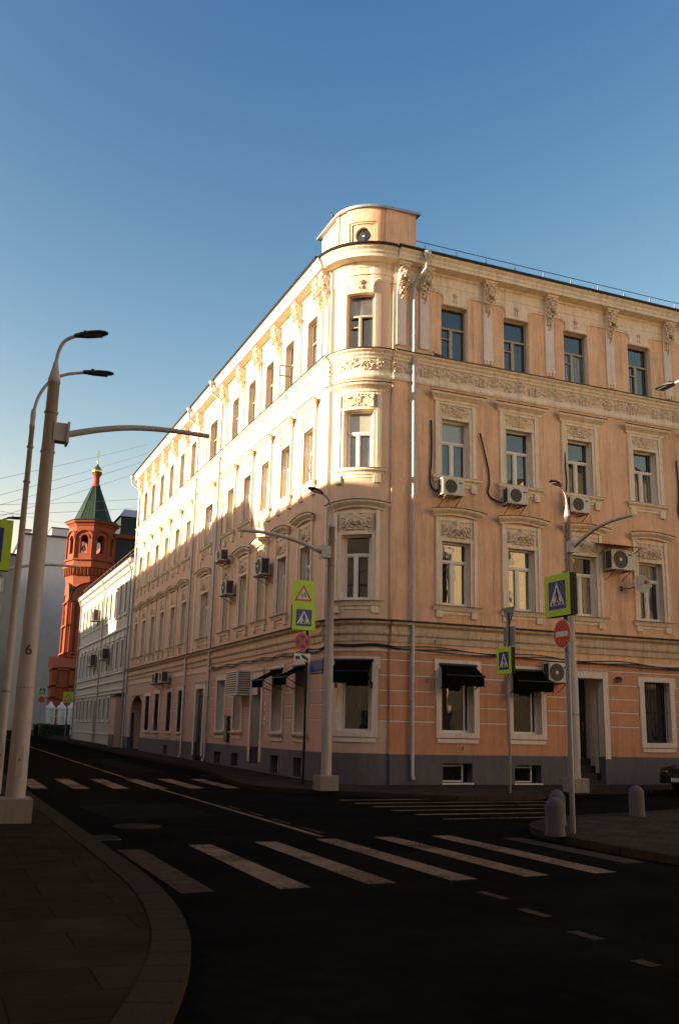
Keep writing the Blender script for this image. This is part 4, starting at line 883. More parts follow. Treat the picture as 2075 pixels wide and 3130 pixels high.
# louvred box, name plate, small plates, lights
t = wallthing('ventilation_box', 'white louvred ventilation box above the narrow niche doorway', 'ventilation box', 'L', 36.9, 2.98)
m = MB(); m.box(-1.35, 1.2, -.01, .02, 0, .98, 'trim_white'); m.box(-.55, .95, .02, .62, 0, .95, 'sash_white'); m.build('casing', t)
m = MB()
for k in range(10): m.box(-.48, .88, .62, .635, .07+.087*k, .11+.087*k, 'ac_grille'); m.box(-.56, -.55, .08, .56, .07+.087*k, .11+.087*k, 'ac_grille')
m.build('louvre', t)
t = wallthing('street_name_plate', 'blue street name plate on the wall beside the rounded corner', 'street sign', 'L', 29.38, 3.52, .02)
m = MB(); m.box(-.56, .56, 0, .03, 0, .47, 'sign_blue'); m.box(-.54, .54, .03, .033, .03, .045, 'sign_white'); m.box(-.54, .54, .03, .033, .43, .442, 'sign_white'); m.build('plate', t)
for z, lb in ((2.52, 'upper one of two small white plates beside the niche doorway'), (2.0, 'lower one of two small white plates beside the niche doorway')):
    t = wallthing('wall_plate', lb, 'wall plate', 'L', 34.55, z, 0, 'white wall plates'); m = MB(); m.box(-.13, .13, 0, .025, -.14, .14, 'sign_white'); m.box(-.06, .06, .025, .028, -.03, .02, 'sign_black'); m.build('plate', t)
t = wallthing('wall_lamp', 'small round wall lamp right of the doorway surround', 'wall lamp', 'R', 22.2, 3.65); m = MB()
m.tube([(0, 0, .08), (0, .1, .08)], .04, 'black_metal', 8); m.ell((0, .13, 0), (.1, .09, .1), 'rust', 12, 8); m.build('globe', t); m = MB(); m.ell((0, .13, .05), (.112, .1, .07), 'black_metal', 12, 6); m.build('hood', t)
t = wallthing('display_case', 'narrow dark display case hanging on the wall between two ground floor windows', 'display case', 'L', 39.3, 1.15); m = MB(); m.box(-.22, .22, .0, .12, 0, 1.05, 'door_dark'); m.box(-.18, .18, .12, .125, .05, 1.0, 'glass_dark'); m.build('case', t)
def bird(label, p, rz):
    t = thing('pigeon', label, 'bird', p, rz, 'pigeons on the building'); m = MB()
    vs = []; prof = [(-.17, .015, .05), (-.12, .03, .065), (-.04, .055, .085), (.04, .06, .10), (.09, .045, .13), (.11, .03, .17), (.125, .03, .2), (.15, .022, .215), (.165, .008, .21), (.19, .002, .205)]
    n = 8
    for x, r, z in prof:
        for k in range(n): a = 2*PI*k/n; vs.append((x, r*math.cos(a), z+r*1.05*math.sin(a)))
    m.add(vs, [(i*n+k, i*n+(k+1) % n, (i+1)*n+(k+1) % n, (i+1)*n+k) for i in range(len(prof)-1) for k in range(n)], 'bird_grey', True)
    m.add([(-.12, -.04, .075), (-.12, .04, .075), (-.27, .05, .04), (-.27, -.05, .04), (-.12, 0, .06)], [(0, 1, 2, 3), (4, 2, 3)], 'bird_grey')
    for s in (-.02, .02): m.tube([(0, s, 0), (0.01, s, .05)], .005, 'bird_grey', 4)
    m.build('body', t)
bird('pigeon on the left edge of the turret roof', (11.72, 29.25, 19.95), R(200)); bird('pigeon on the ledge beside the top window next to the silver downpipe', (14.95, Y0-.18, 14.42), R(150))

# ------------------------------------------------------------------ street lamps
def lamp(label, loc, rz, head_rz, arm=True, Hp=7.9, r0=.155, r1=.105, block=True, reach=.23, armlen=2.95, armz=6.85, rise=.42, group='street lamps', tall=0.0):
    t = thing('street_lamp', label, 'street lamp', loc, rz, group)
    if block: 
        m = MB(); v = .27; m.add([(-v, -v, 0), (v, -v, 0), (v, v, 0), (-v, v, 0), (-v, -v, .38), (v, -v, .38), (v, v, .38), (-v, v, .38), (-v+.02, -v+.02, .40), (v-.02, -v+.02, .40), (v-.02, v-.02, .40), (-v+.02, v-.02, .40)],
              [(0, 1, 5, 4), (1, 2, 6, 5), (2, 3, 7, 6), (3, 0, 4, 7), (4, 5, 9, 8), (5, 6, 10, 9), (6, 7, 11, 10), (7, 4, 8, 11), (8, 9, 10, 11)], 'concrete'); m.build('base_block', t)
    m = MB(); m.box(-.055*1.0, .055, -r0-.012, -r0+.05, .75, 1.25, 'pole_grey'); m.box(-.01, .01, -r0-.016, -r0, 1.0, 1.04, 'black_metal'); m.build('access_hatch', t)
    for zc in (2.2, armz-.4, armz+.35): m = MB(); m.lathe((0, 0, zc), [(r1+.6*(r0-r1)*(1-zc/Hp)+.018, 0), (r1+.6*(r0-r1)*(1-zc/Hp)+.022, .02), (r1+.6*(r0-r1)*(1-zc/Hp)+.018, .04)], 'sign_back', 14); m.build('clamp', t)
    m = MB(); m.lathe((0, 0, 0), [(r0, .3), (r1+.6*(r0-r1), 3.5), (r1, Hp-.1), (r1+.008, Hp-.1), (r1+.008, Hp-.02), (r1, Hp), (.055, Hp+.22), (.045, Hp+.32), (.0, Hp+.33)], 'pole_grey', 20); m.build('pole', t)
    h = thing('lamp_arm', '', '', (0, 0, Hp+.25), head_rz-rz); h.parent = t
    for k in ('label', 'category'): 
        if k in h: del h[k]
    e_ = .12+reach; m = MB(); pts = smooth3([(0, 0, 0), (e_*.08, 0, .25+tall*.3), (e_*.30, 0, .44+tall*.7), (e_*.62, 0, .53+tall*.9), (e_, 0, .57+tall)]); m.tube(pts, .034, 'pole_grey', 8)
    bpy.data.objects.remove(h); ha = m.build('lamp_arm', t, (0, 0, Hp+.25), head_rz-rz)
    m = MB(); x = .10+reach; prof = [(0, .05, .05), (.08, .065, .06), (.16, .12, .055), (.34, .15, .05), (.52, .14, .04), (.62, .09, .025), (.65, .02, .015)]
    vs = []; n = 10
    for q, wd, hh in prof:
        for k in range(n): a = 2*PI*k/n; vs.append((x+q, wd*math.cos(a), .57+tall+.06*q+hh*max(math.sin(a), -.35)))
    m.add(vs, [(i*n+k, i*n+(k+1) % n, (i+1)*n+(k+1) % n, (i+1)*n+k) for i in range(len(prof)-1) for k in range(n)]+[tuple(range(n))], 'lamp_head', True)
    m.lathe((x+.2, 0, .61+tall), [(.03, 0), (.03, .06), (0, .07)], 'black_metal', 8); m.build('lamp_head', ha)
    m = MB(); m.box(x+.2, x+.52, -.09, .09, .552+tall, .562+tall, 'lamp_lens'); m.build('lens', ha)
    if arm:
        m = MB(); m.box(.06, .30, -.12, .12, armz-.17, armz+.17, 'pole_grey'); m.box(.30, .34, -.16, .16, armz-.2, armz+.2, 'pole_grey'); m.build('arm_flange', t)
        m = MB(); m.tube(smooth3([(.33, 0, armz), (.9, 0, armz+rise*.5), (1.5, 0, armz+rise*.85), (2.2, 0, armz+rise), (armlen+.05, 0, armz+rise*.98)]), [.062-.0007*i for i in range(25)], 'pole_grey', 10); m.build('signal_arm', t)
    return t
z1 = gz(17.5)+.12
L1 = lamp('tall thick lamp post in the left foreground numbered 6 with a long signal arm', (1.5, 17.5, .115), 0, R(-32), rise=.35, r0=.165)
txt = bpy.data.curves.new('number', 'FONT'); txt.body = '6'; txt.size = .26; txt.extrude = .002; txt.align_x = 'CENTER'
to_ = bpy.data.objects.new('tmp', txt); COL.objects.link(to_); dg = bpy.context.evaluated_depsgraph_get(); me = bpy.data.meshes.new_from_object(to_.evaluated_get(dg)); bpy.data.objects.remove(to_)
me.materials.clear(); me.materials.append(MATS['sign_black']); no_ = place('painted_number', me, L1, (-.02, -.158, 2.78)); no_.rotation_euler = (PI/2, 0, 0)
lamp('thin bare lamp post behind the thick one at the left edge', (1.36, 20.0, .115), 0, R(-10), arm=False, Hp=7.72, r0=.085, r1=.05, block=False, reach=.82, tall=.42)
lamp('distant lamp post with signal arm at the left edge, mostly outside the photo', (1.55, 35.5, .16), 0, R(-20), rise=.35)
lamp('lamp post in front of the rounded corner with its arm over the street', (10.25, 25.1, .115), PI, PI+.6, reach=.45, rise=.40, Hp=7.45, armz=6.62, armlen=2.75, r0=.15, r1=.09)
lamp('lamp post before the right facade with its arm rising over the side street', (17.62, 23.85, .115), -PI/2, R(-150), reach=.36, rise=.45, Hp=8.3, armz=7.25, armlen=3.0, r0=.15, r1=.095)
lamp('sunlit lamp head at the right edge high above the side street', (14.62, 14.5, .115), 0, R(88), arm=False, Hp=8.58, reach=1.1)

# ------------------------------------------------------------------ signs (local: a along x, outwards +y; x is mirrored when seen from the front)
def ped(mb, cx, cz, s, b, col='sign_black', flip=1):
    c = lambda x, z: (cx-flip*x*s, cz+z*s)
    for p, q, r, r2 in (((0, .30), (0, .31), .055, .055), ((.0, .20), (.03, -.02), .06, .05), ((.03, .20), (.13, .06), .028, .022), ((.13, .06), (.12, -.03), .022, .02), ((-.02, .19), (-.09, .07), .028, .022), ((-.09, .07), (-.10, .0), .022, .02),
                        ((.03, -.03), (-.04, -.16), .042, .034), ((-.04, -.16), (-.13, -.30), .034, .026), ((.03, -.03), (.10, -.15), .042, .034), ((.10, -.15), (.15, -.31), .034, .026)):
        mb.cap(c(*p), c(*q), r*s, b, col, r2*s)
def sign_ped(par, w, dep, side_mat='box_dark', yg=.19):
    m = MB(); m.box(-w/2, w/2, -dep, 0, -w/2, w/2, side_mat); m.box(-w/2, w/2, 0, .004, -w/2, w/2, 'yellow_green'); o = m.build('crossing_sign', par)
    f = MB(); q = w/2*(1-2*yg)+.02; f.box(-q, q, .004, .007, -q, q, 'sign_blue')
    f.poly([(-q*.88, -q*.72), (q*.88, -q*.72), (0, q*.9)], .007, .009, 'sign_white'); ped(f, 0, -q*.12, q*1.75, (.009, .011))
    for k in (-1, 0, 1): f.poly([(k*q*.55-.04*w, -q*.68), (k*q*.55+.04*w, -q*.68), (k*q*.50+.025*w, -q*.50), (k*q*.50-.03*w, -q*.50)], .009, .011, 'sign_black')
    f.build('pictogram', o); return o
def post(par, h, r, m_='sign_back'): m = MB(); m.lathe((0, 0, 0), [(r, 0), (r, h), (0, h+.01)], m_, 12); m.build('post', par)
# no entry + crossing on the traffic island
t = thing('sign_post', 'thick sign post on the pavement corner with crossing and red no entry signs', 'sign post', (10.29, 14.05, .115), PI/2, 'sign posts'); post(t, 4.5, .045)
o = sign_ped(t, .75, .15); o.location = (.06, .14, 4.065)
m = MB(); disc(m, (0, 0), .255, 0, 'sign_white', 36, -.01); disc(m, (0, 0), .243, .003, 'sign_red', 36, .0); m.box(-.18, .18, .005, .008, -.045, .045, 'sign_white'); m.build('no_entry_sign', t, (0, .10, 3.37))
# small post by the building
t = thing('sign_post', 'slim sign post before the right facade with a crossing sign and signs turned away', 'sign post', (15.34, 23.8, .115), PI/2, 'sign posts'); post(t, 5.1, .035)
o = sign_ped(t, .76, .14); o.location = (0, .14, 3.68)
m = MB(); m.poly([(-.35, .3), (.35, .3), (.0, -.31)], -.012, 0, 'sign_back'); m.poly([(-.35, .3), (.35, .3), (.0, -.31)], -.016, -.0125, 'sign_white'); m.build('give_way_sign', t, (0, -.05, 4.95)); 
m = MB(); m.box(-.3, .3, -.03, 0, -.28, .28, 'sign_back'); m.build('rear_sign', t, (0, -.05, 4.40))
# post with four signs in front of the long facade
t = thing('sign_post', 'dark sign post near the rounded corner with children, crossing, no stopping and tow signs', 'sign post', (10.46, 27.4, .115), PI, 'sign posts'); post(t, 6.0, .04, 'box_dark')
m = MB(); w = .73; m.box(-w/2, w/2, -.02, 0, -.41, .39, 'yellow_green'); m.poly([(-.29, -.25), (.29, -.25), (0, .26)], 0, .004, 'sign_red'); m.poly([(-.20, -.20), (.20, -.20), (0, .155)], .004, .006, 'sign_white')
ped(m, .05, -.08, .24, (.006, .008)); ped(m, -.05, -.06, .26, (.006, .008), flip=1); m.build('children_sign', t, (.19, .07, 5.72))
o = sign_ped(t, .76, .10); o.location = (.18, .12, 4.95)
m = MB(); disc(m, (0, 0), .26, 0, 'sign_red', 36, -.012); 
for k in range(4):
    a0, a1 = R(90*k+45+13), R(90*k+135-13); q = [(.055*math.cos(R(90*k+90)), .055*math.sin(R(90*k+90)))]+[(.195*math.cos(a0+(a1-a0)*j/8), .195*math.sin(a0+(a1-a0)*j/8)) for j in range(9)]; m.poly(q, 0, .004, 'sign_blue')
m.build('no_stopping_sign', t, (.17, .06, 4.22))
m = MB(); m.box(-.26, .26, -.01, 0, -.125, .125, 'sign_white'); B_ = (0, .003)
m.poly([(.22, -.04), (.22, .04), (.10, .04), (.06, -.04)], *B_, 'sign_black'); m.cap((.10, .03), (-.02, .09), .008, B_, 'sign_black'); m.poly([(.02, .07), (-.06, .07), (-.20, -.02), (-.20, -.07), (-.10, -.06), (.0, .0)], *B_, 'sign_black')
disc(m, (.18, -.05), .025, .003, 'sign_black', 12); disc(m, (.10, -.05), .025, .003, 'sign_black', 12); disc(m, (-.17, -.08), .025, .003, 'sign_black', 12); m.box(-.24, .24, 0, .002, -.108, -.10, 'sign_black'); m.build('tow_sign', t, (.17, .06, 3.74))
# yellow sign cut by the left edge
t = thing('sign_post', 'yellow green crossing sign cut off by the left edge of the photo', 'sign post', (.28, 14.5, .115), PI, 'sign posts'); post(t, 4.6, .045)
o = sign_ped(t, .74, .12); o.location = (-.2, .16, 4.13)
# two far signs
t = thing('sign_post', 'far yellow green warning sign in front of the white gate pillars', 'sign post', (10.7, 84, gz(84)+.11), PI, 'sign posts'); post(t, 3.9, .04); m = MB(); m.box(-.42, .42, -.02, 0, -.45, .45, 'yellow_green'); m.poly([(-.33, -.3), (.33, -.3), (0, .3)], 0, .01, 'sign_red'); m.poly([(-.22, -.23), (.22, -.23), (0, .17)], .01, .012, 'sign_white'); ped(m, 0, -.08, .32, (.012, .014)); m.build('warning_sign', t, (0, .06, 3.45))
t = thing('sign_post', 'farthest sign post with a crossing sign above a round sign', 'sign post', (9.9, 97, gz(97)+.11), PI, 'sign posts'); post(t, 4.6, .04); o = sign_ped(t, .8, .1); o.location = (0, .1, 4.2); m = MB(); disc(m, (0, 0), .3, .01, 'sign_red', 20, -.01); m.build('round_sign', t, (0, .06, 3.4))

# ------------------------------------------------------------------ bollards, car
def bollard(label, x, y, r=.158):
    t = thing('bollard', label, 'bollard', (x, y, .113), 0, 'granite bollards on the pavement corner'); m = MB()
    prof = [(r+.01, 0), (r+.01, .05), (r, .07), (r, .45)]+[(r*math.cos(PI/2*k/8), .45+.17*math.sin(PI/2*k/8)) for k in range(1, 9)]
    m.lathe((0, 0, 0), prof, 'granite', 24); m.build('stone_body', t)
bollard('round topped granite bollard beside the thick sign post, nearest to the camera', 9.74, 13.78)
bollard('granite bollard half hidden behind the nearest bollard', 11.05, 15.55, .15)
bollard('granite bollard standing alone to the right of the sign post', 13.9, 16.75)
t = thing('parked_car', 'black car cut off by the right edge, parked before the right facade', 'car', (21.0, 23.4, .004), 0)
m = MB(); P_ = [(0, .35), (.02, .62), (.12, .80), (.9, .95), (1.25, 1.02), (1.95, 1.42), (3.0, 1.46), (3.7, 1.20), (4.3, 1.05), (4.42, .7), (4.4, .35)]
secs = [(-.86, .94, 0), (-.84, 1.0, 0), (-.70, 1.0, .06), (.70, 1.0, .06), (.84, 1.0, 0), (.86, .94, 0)]
vs = []; n = len(P_)
for yy, sc, ex in [(-.86, 0, 0), (-.80, 1, 0), (-.62, 1, 1), (.62, 1, 1), (.80, 1, 0), (.86, 0, 0)]:
    for x, z in P_:
        zz = z if (ex or z < 1.0) else (z if sc else min(z, .95)); zz = min(zz, .92) if sc == 0 else (z if ex else min(z, 1.02)+max(0, z-1.02)*.75)
        vs.append((x+(.06 if not ex and x < .1 else 0), yy, zz))
m.add(vs, [(j*n+i, j*n+(i+1) % n, (j+1)*n+(i+1) % n, (j+1)*n+i) for j in range(5) for i in range(n)]+[tuple(range(n)), tuple(range(5*n, 6*n))], 'car_paint', False); m.build('body', t)
m = MB(); m.add([(1.22, -.6, 1.03), (1.22, .6, 1.03), (1.90, .55, 1.40), (1.90, -.55, 1.40)], [(0, 1, 2, 3)], 'glass_dark'); o = m.build('windscreen', t); o.location = (-.02, 0, .015)
for s in (-1, 1):
    m = MB(); m.add([(1.35, s*.815, 1.02), (1.95, s*.80, 1.33), (2.95, s*.80, 1.35), (3.6, s*.815, 1.05)], [(0, 1, 2, 3)], 'glass_dark'); m.build('side_window', t)
    m = MB(); m.ell((.08, s*.62, .68), (.06, .18, .07), 'glass_dark', 10, 6); m.build('headlight', t)
    for x in (.85, 3.5):
        m = MB(); vs = []; 
        m.tube([(x, s*.66, .315), (x, s*.88, .315)], .315, 'tyre', 20); o = m.build('wheel', t); q = MB(); q.tube([(x, s*.86, .315), (x, s*.89, .315)], .2, 'zinc', 16); q.build('rim', o)
m = MB(); m.box(-.03, 0, -.26, .26, .42, .53, 'sign_white'); m.build('number_plate', t)
m = MB(); m.box(-.02, .0, -.45, .45, .56, .66, 'ac_grille'); m.build('grille', t)

# ------------------------------------------------------------------ white house beyond
def ubx(mb, y0, y1, z0, z1, d0, d1, m): mb.ubox('L', y0, y1, z0, z1, d0, d1, m)
t = thing('white_house', 'three storey white stuccoed house beyond the corner building', 'building', (X0, 62.5, 0))
inv = Matrix.Translation(-Vector((X0, 62.5, 0)))
def PW(mb, name, par=None): o = mb.build(name, par or t); o.matrix_parent_inverse = inv if par is None else Matrix.Identity(4); return o
w3 = [65.0+1.93*k for k in range(11)]; wy = [y for y in w3]
m = MB(); ops = []
for y in wy: ops += [(y-.42, y+.42, 9.2, 11.1), (y-.42, y+.42, 5.5, 7.2)]+([(y-.42, y+.42, 2.1, 3.45)] if abs(y-74.9) > 1.2 and y > 66 else [])
ops.append((74.2, 75.6, .2, 3.45)); walls(m, 'L', 62.5, 86.3, 0, 12.4, ops, 'old_white', depth=.22); m.add([(X0, 86.3, 0), (X0+12, 86.3, 0), (X0+12, 86.3, 12.4), (X0, 86.3, 12.4)], [(0, 1, 2, 3)], 'old_white')
PW(m, 'wall')
m = MB()
for z0, z1, d in ((12.1, 12.3, .15), (12.3, 12.55, .4), (11.55, 11.65, .06), (8.05, 8.2, .12), (4.6, 4.7, .1), (4.05, 4.15, .08), (3.8, 3.88, .1), (5.15, 5.25, .1), (1.05, 1.15, .06)): ubx(m, 62.5, 86.4, z0, z1, -.02, d, 'old_white_trim')
for k in range(48): y = 62.7+k*.5; ubx(m, y, y+.18, 11.85, 12.1, -.02, .2, 'old_white_trim')
PW(m, 'cornice')
rfm = MB(); rfm.prof([('L', 86.6), ('L', 62.4)], [(.45, 12.56), (.48, 12.6), (-4, 14.2), (-4, 12.5)], 'roof_dark'); rfo = PW(rfm, 'roof')
rr = MB(); rr.tube([uz('L', 62.6, 13.2, .1), uz('L', 86, 13.2, .1)], .015, 'rust', 5); rr.tube([uz('L', 62.6, 12.95, .1), uz('L', 86, 12.95, .1)], .012, 'rust', 5)
for k in range(16): rr.tube([uz('L', 62.8+k*1.5, 12.6, .1), uz('L', 62.8+k*1.5, 13.2, .1)], .015, 'rust', 5)
rr.build('roof_railing', rfo)
for y in wy:
    for z0, z1 in ((9.2, 11.1), (5.5, 7.2), (2.1, 3.45)):
        if z0 == 2.1 and not (abs(y-74.9) > 1.2 and y > 66): continue
        m = MB(); ubx(m, y-.03, y+.03, z0, z1, -.2, -.16, 'sash_white'); ubx(m, y-.42, y+.42, z0+(z1-z0)*.62, z0+(z1-z0)*.62+.05, -.2, -.16, 'sash_white')
        o = PW(m, 'window'); p = MB(); p.add([uz('L', y-.42, z0, -.2), uz('L', y+.42, z0, -.2), uz('L', y+.42, z1, -.2), uz('L', y-.42, z1, -.2)], [(0, 1, 2, 3)], 'glass_curtain' if z0 > 9 else 'glass_dark'); p.build('pane', o)
        s = MB()
        for a in (-.58, .42): ubx(s, y+a, y+a+.16, z0-.1, z1+.1, -.02, .07, 'old_white_trim')
        ubx(s, y-.6, y+.6, z1+.1, z1+.22, -.02, .1, 'old_white_trim'); ubx(s, y-.6, y+.6, z0-.2, z0-.08, -.02, .1, 'old_white_trim')
        if z0 == 5.5:
            for q in (-1, 1): s.prof([('L', y-.62 if q < 0 else y), ('L', y if q < 0 else y+.62)], [(-.02, 7.5), (.12, 7.5), (.12, 7.62), (-.02, 7.62)], 'old_white_trim')
            n0 = [uz('L', y-.62, 7.5, .1), uz('L', y+.62, 7.5, .1), uz('L', y, 7.98, .1), uz('L', y-.62, 7.5, 0), uz('L', y+.62, 7.5, 0), uz('L', y, 7.98, 0)]; s.add(n0, [(0, 1, 2), (0, 2, 5, 3), (1, 4, 5, 2)], 'old_white_trim')
        s.build('surround', o)
m = MB(); ubx(m, 74.2, 75.6, .2, 3.4, -.22, -.15, 'door_dark'); PW(m, 'door')
m = MB(); ubx(m, 62.5, 86.3, 0, 1.1, 0.01, .05, 'plinth_grey')
for y in (63.1, 73.5, 85.9):
    m = MB(); m.tube([uz('L', y-.2, 12.5, .5), uz('L', y, 11.7, .15), uz('L', y, .4, .15)], .06, 'zinc', 8); PW(m, 'downpipe')
m = MB(); ubx(m, 63.4, 65.2, 0, 3.55, .01, .5, 'stucco_pink'); ubx(m, 63.4, 65.2, 0, 1.1, .5, .53, 'plinth_grey'); ubx(m, 63.3, 65.3, 3.55, 3.7, .01, .6, 'roof_dark'); PW(m, 'gate_pier')
ac_unit('air conditioner on the white house, highest of its three', 'L', 76.2, 9.6, .9, .9, .4); ac_unit('air conditioner on the white house above its dark door', 'L', 76.0, 6.1, 1.0, .9, .4); ac_unit('air conditioner on the white house, nearest to the corner building', 'L', 70.0, 6.25, 1.1, .8, .5)

# ------------------------------------------------------------------ church
CX, CY = 15.45, 112.0
t = thing('church', 'red brick church with a green tent roofed bell tower and golden dome', 'church', (CX, CY, 0)); inv = Matrix.Translation(-Vector((CX, CY, 0)))
def PC(mb, name, par=None): o = mb.build(name, par or t); o.matrix_parent_inverse = inv if par is None else Matrix.Identity(4); return o
A0 = R(265)
def octo(r, z): return [(CX+r*math.cos(A0+k*PI/4), CY+r*math.sin(A0+k*PI/4), z) for k in range(8)]
def octprism(mb, prof, m):
    for (r0, z0), (r1, z1) in zip(prof, prof[1:]): mb.add(octo(r0, z0)+octo(r1, z1), [(k, (k+1) % 8, (k+1) % 8+8, k+8) for k in range(8)], m)
def archface(mb, p, q, z0, z1, hw, zb, zs, dep, m, mr, off=.0):
    """wall panel from p to q (xy) with one arched opening: half width hw, sill zb, springing zs"""
    p, q = Vector(p), Vector(q); L = (q-p).length; t_ = (q-p)/L; nrm = Vector((t_.y, -t_.x)); c = L/2+off
    F = lambda a, z, d=0: (p.x+t_.x*a-nrm.x*d, p.y+t_.y*a-nrm.y*d, z)
    arc = [(c+hw*math.cos(PI-PI*k/12), zs+hw*math.sin(PI-PI*k/12)) for k in range(13)]
    mb.add([F(0, z0), F(L, z0), F(L, zb), F(0, zb)], [(0, 1, 2, 3)], m); mb.add([F(0, zb), F(c-hw, zb), F(c-hw, zs), F(0, zs)], [(0, 1, 2, 3)], m); mb.add([F(c+hw, zb), F(L, zb), F(L, zs), F(c+hw, zs)], [(0, 1, 2, 3)], m)
    top = [(0, z1)]+[(a, z1) for a, z in arc[1:-1]]+[(L, z1)]; low = [(0, zs)]+arc[1:-1]+[(L, zs)]
    low[0] = (c-hw, zs); mb.add([F(0, zs), F(c-hw, zs), F(0, z1)], [(0, 1, 2)], m); mb.add([F(L, zs), F(c+hw, zs), F(L, z1)], [(0, 1, 2)], m)
    tt = [(0, z1)]+[(a, z1) for a, z in arc[1:-1]]+[(L, z1)]; n = 13
    mb.add([F(*x) for x in arc]+[F(*x) for x in tt], [(i, i+1, n+i+1, n+i) for i in range(n-1)], m)
    out = [(c-hw, zb)]+arc+[(c+hw, zb)]; n = len(out)
    mb.add([F(*x) for x in out]+[F(x[0], x[1], dep) for x in out], [(i, i+1, n+i+1, n+i) for i in range(n-1)]+[(n-1, 0, n, 2*n-1)], mr)
    ro_ = [(c+(hw+.16)*math.cos(PI-PI*k/12), zs+(hw+.16)*math.sin(PI-PI*k/12)) for k in range(13)]   # raised archivolt
    mb.add([F(*x, -.08) for x in arc]+[F(*x, -.08) for x in ro_]+[F(*x) for x in ro_], [(i, i+1, 13+i+1, 13+i) for i in range(12)]+[(13+i, 14+i, 27+i, 26+i) for i in range(12)], m)
m = MB(); RB = 2.62
oc = octo(RB, 0)
for k in range(8):
    a, b = oc[k][:2], oc[(k+1) % 8][:2]; archface(m, a, b, 20.1, 24.0, .45, 20.75, 22.45, .55, 'church_brick', 'church_brick')
    c_ = Vector(a); m.box(c_.x-.14, c_.x+.14, c_.y-.14, c_.y+.14, 20.1, 23.3, 'church_brick')
    mid = (Vector(a)+Vector(b))/2; d_ = Vector((mid.x-CX, mid.y-CY)).normalized(); tt_ = Vector((-d_.y, d_.x))
    for (r_, z_) in ((.98, 22.55),):
        for i in range(8):
            t0, t1 = PI*i/8, PI*(i+1)/8
            P0 = [mid+d_*e+tt_*(r_*math.cos(x)) for e, x in ((.02, t0), (.2, t0), (.2, t1), (.02, t1))]; zz = [z_+.85*math.sin(x) for x in (t0, t0, t1, t1)]
            m.add([(v.x, v.y, z) for v, z in zip(P0, zz)]+[(v.x, v.y, z+.14) for v, z in zip(P0, zz)], [(0, 1, 2, 3), (4, 5, 6, 7), (1, 2, 6, 5)], 'church_brick')
octprism(m, [(RB-.5, 20.2), (0.01, 20.2)], 'church_brick'); octprism(m, [(RB, 23.95), (RB+.1, 24.0), (RB+.15, 24.15), (RB+.45, 24.35), (RB+.5, 24.55), (.1, 24.6)], 'church_brick'); PC(m, 'belfry')
m = MB(); octprism(m, [(RB+.3, 20.12), (RB+.3, 19.95), (RB+.05, 19.9), (RB+.05, 19.5), (RB+.38, 19.3), (RB+.38, 19.1), (RB+.15, 19.0), (RB-.15, 17.2), (RB-.1, 17.0), (RB-.1, 16)], 'church_brick'); octprism(m, [(RB+.3, 20.12), (0.1, 20.15)], 'church_brick')
for k in range(8):
    a, b = Vector(octo(RB+.13, 0)[k][:2]), Vector(octo(RB+.13, 0)[(k+1) % 8][:2])
    for j in range(5): c_ = a.lerp(b, (j+.5)/5); m.box(c_.x-.12, c_.x+.12, c_.y-.12, c_.y+.12, 18.2, 19.1, 'church_brick')
PC(m, 'drum')
m = MB(); octprism(m, [(RB+.62, 24.56), (RB+.62, 24.62), (RB+.1, 24.75), (2.15, 24.95), (.42, 29.2)], 'church_green')
for k in range(8):
    a, b = Vector(octo(2.15, 24.95)[k]), Vector(octo(2.15, 24.95)[(k+1) % 8]); c_, d_ = Vector(octo(.42, 29.2)[k]), Vector(octo(.42, 29.2)[(k+1) % 8])
    m.tube([a, c_], .05, 'church_green', 4)
    for j in (1, 2, 3): m.tube([a.lerp(b, j/4), c_.lerp(d_, j/4)], .025, 'church_green', 4)
PC(m, 'tent_roof')
m = MB(); m.lathe((CX, CY, 0), [(.55, 29.1), (.5, 29.3), (.36, 29.5), (.34, 30.3), (.42, 30.5), (.55, 30.6), (.55, 30.7)], 'church_brick', 16); PC(m, 'neck')
m = MB(); m.lathe((CX, CY, 0), [(.5, 30.7), (.60, 30.85), (.64, 31.0), (.58, 31.25), (.36, 31.5), (.16, 31.75), (.08, 32.0), (.05, 32.15), (.12, 32.25), (.0, 32.4)], 'gold', 20); PC(m, 'dome')
m = MB(); m.box(CX-.03, CX+.03, CY-.03, CY+.03, 32.3, 33.7, 'gold'); m.box(CX-.28, CX+.28, CY-.025, CY+.025, 33.15, 33.2, 'gold'); m.box(CX-.15, CX+.15, CY-.025, CY+.025, 33.4, 33.45, 'gold'); m.box(CX-.14, CX+.14, CY-.025, CY+.025, 32.8, 32.85, 'gold'); PC(m, 'cross')
m = MB(); m.tube([(CX-.9, CY-1.2, 22.3), (CX-.9, CY-1.2, 22.0)], .02, 'black_metal', 5); m.lathe((CX-1.0, CY-1.3, 21.2), [(.32, 0), (.26, .15), (.2, .4), (.12, .55), (0, .6)], 'gold', 12); PC(m, 'bell')
m = MB(); bx0, bx1, by0, by1 = CX-2.15, CX+3.0, CY-2.5, CY+1.7      # square tower body with gables
m.box(bx0, bx1, by0, by1, 0, 15.2, 'church_brick')
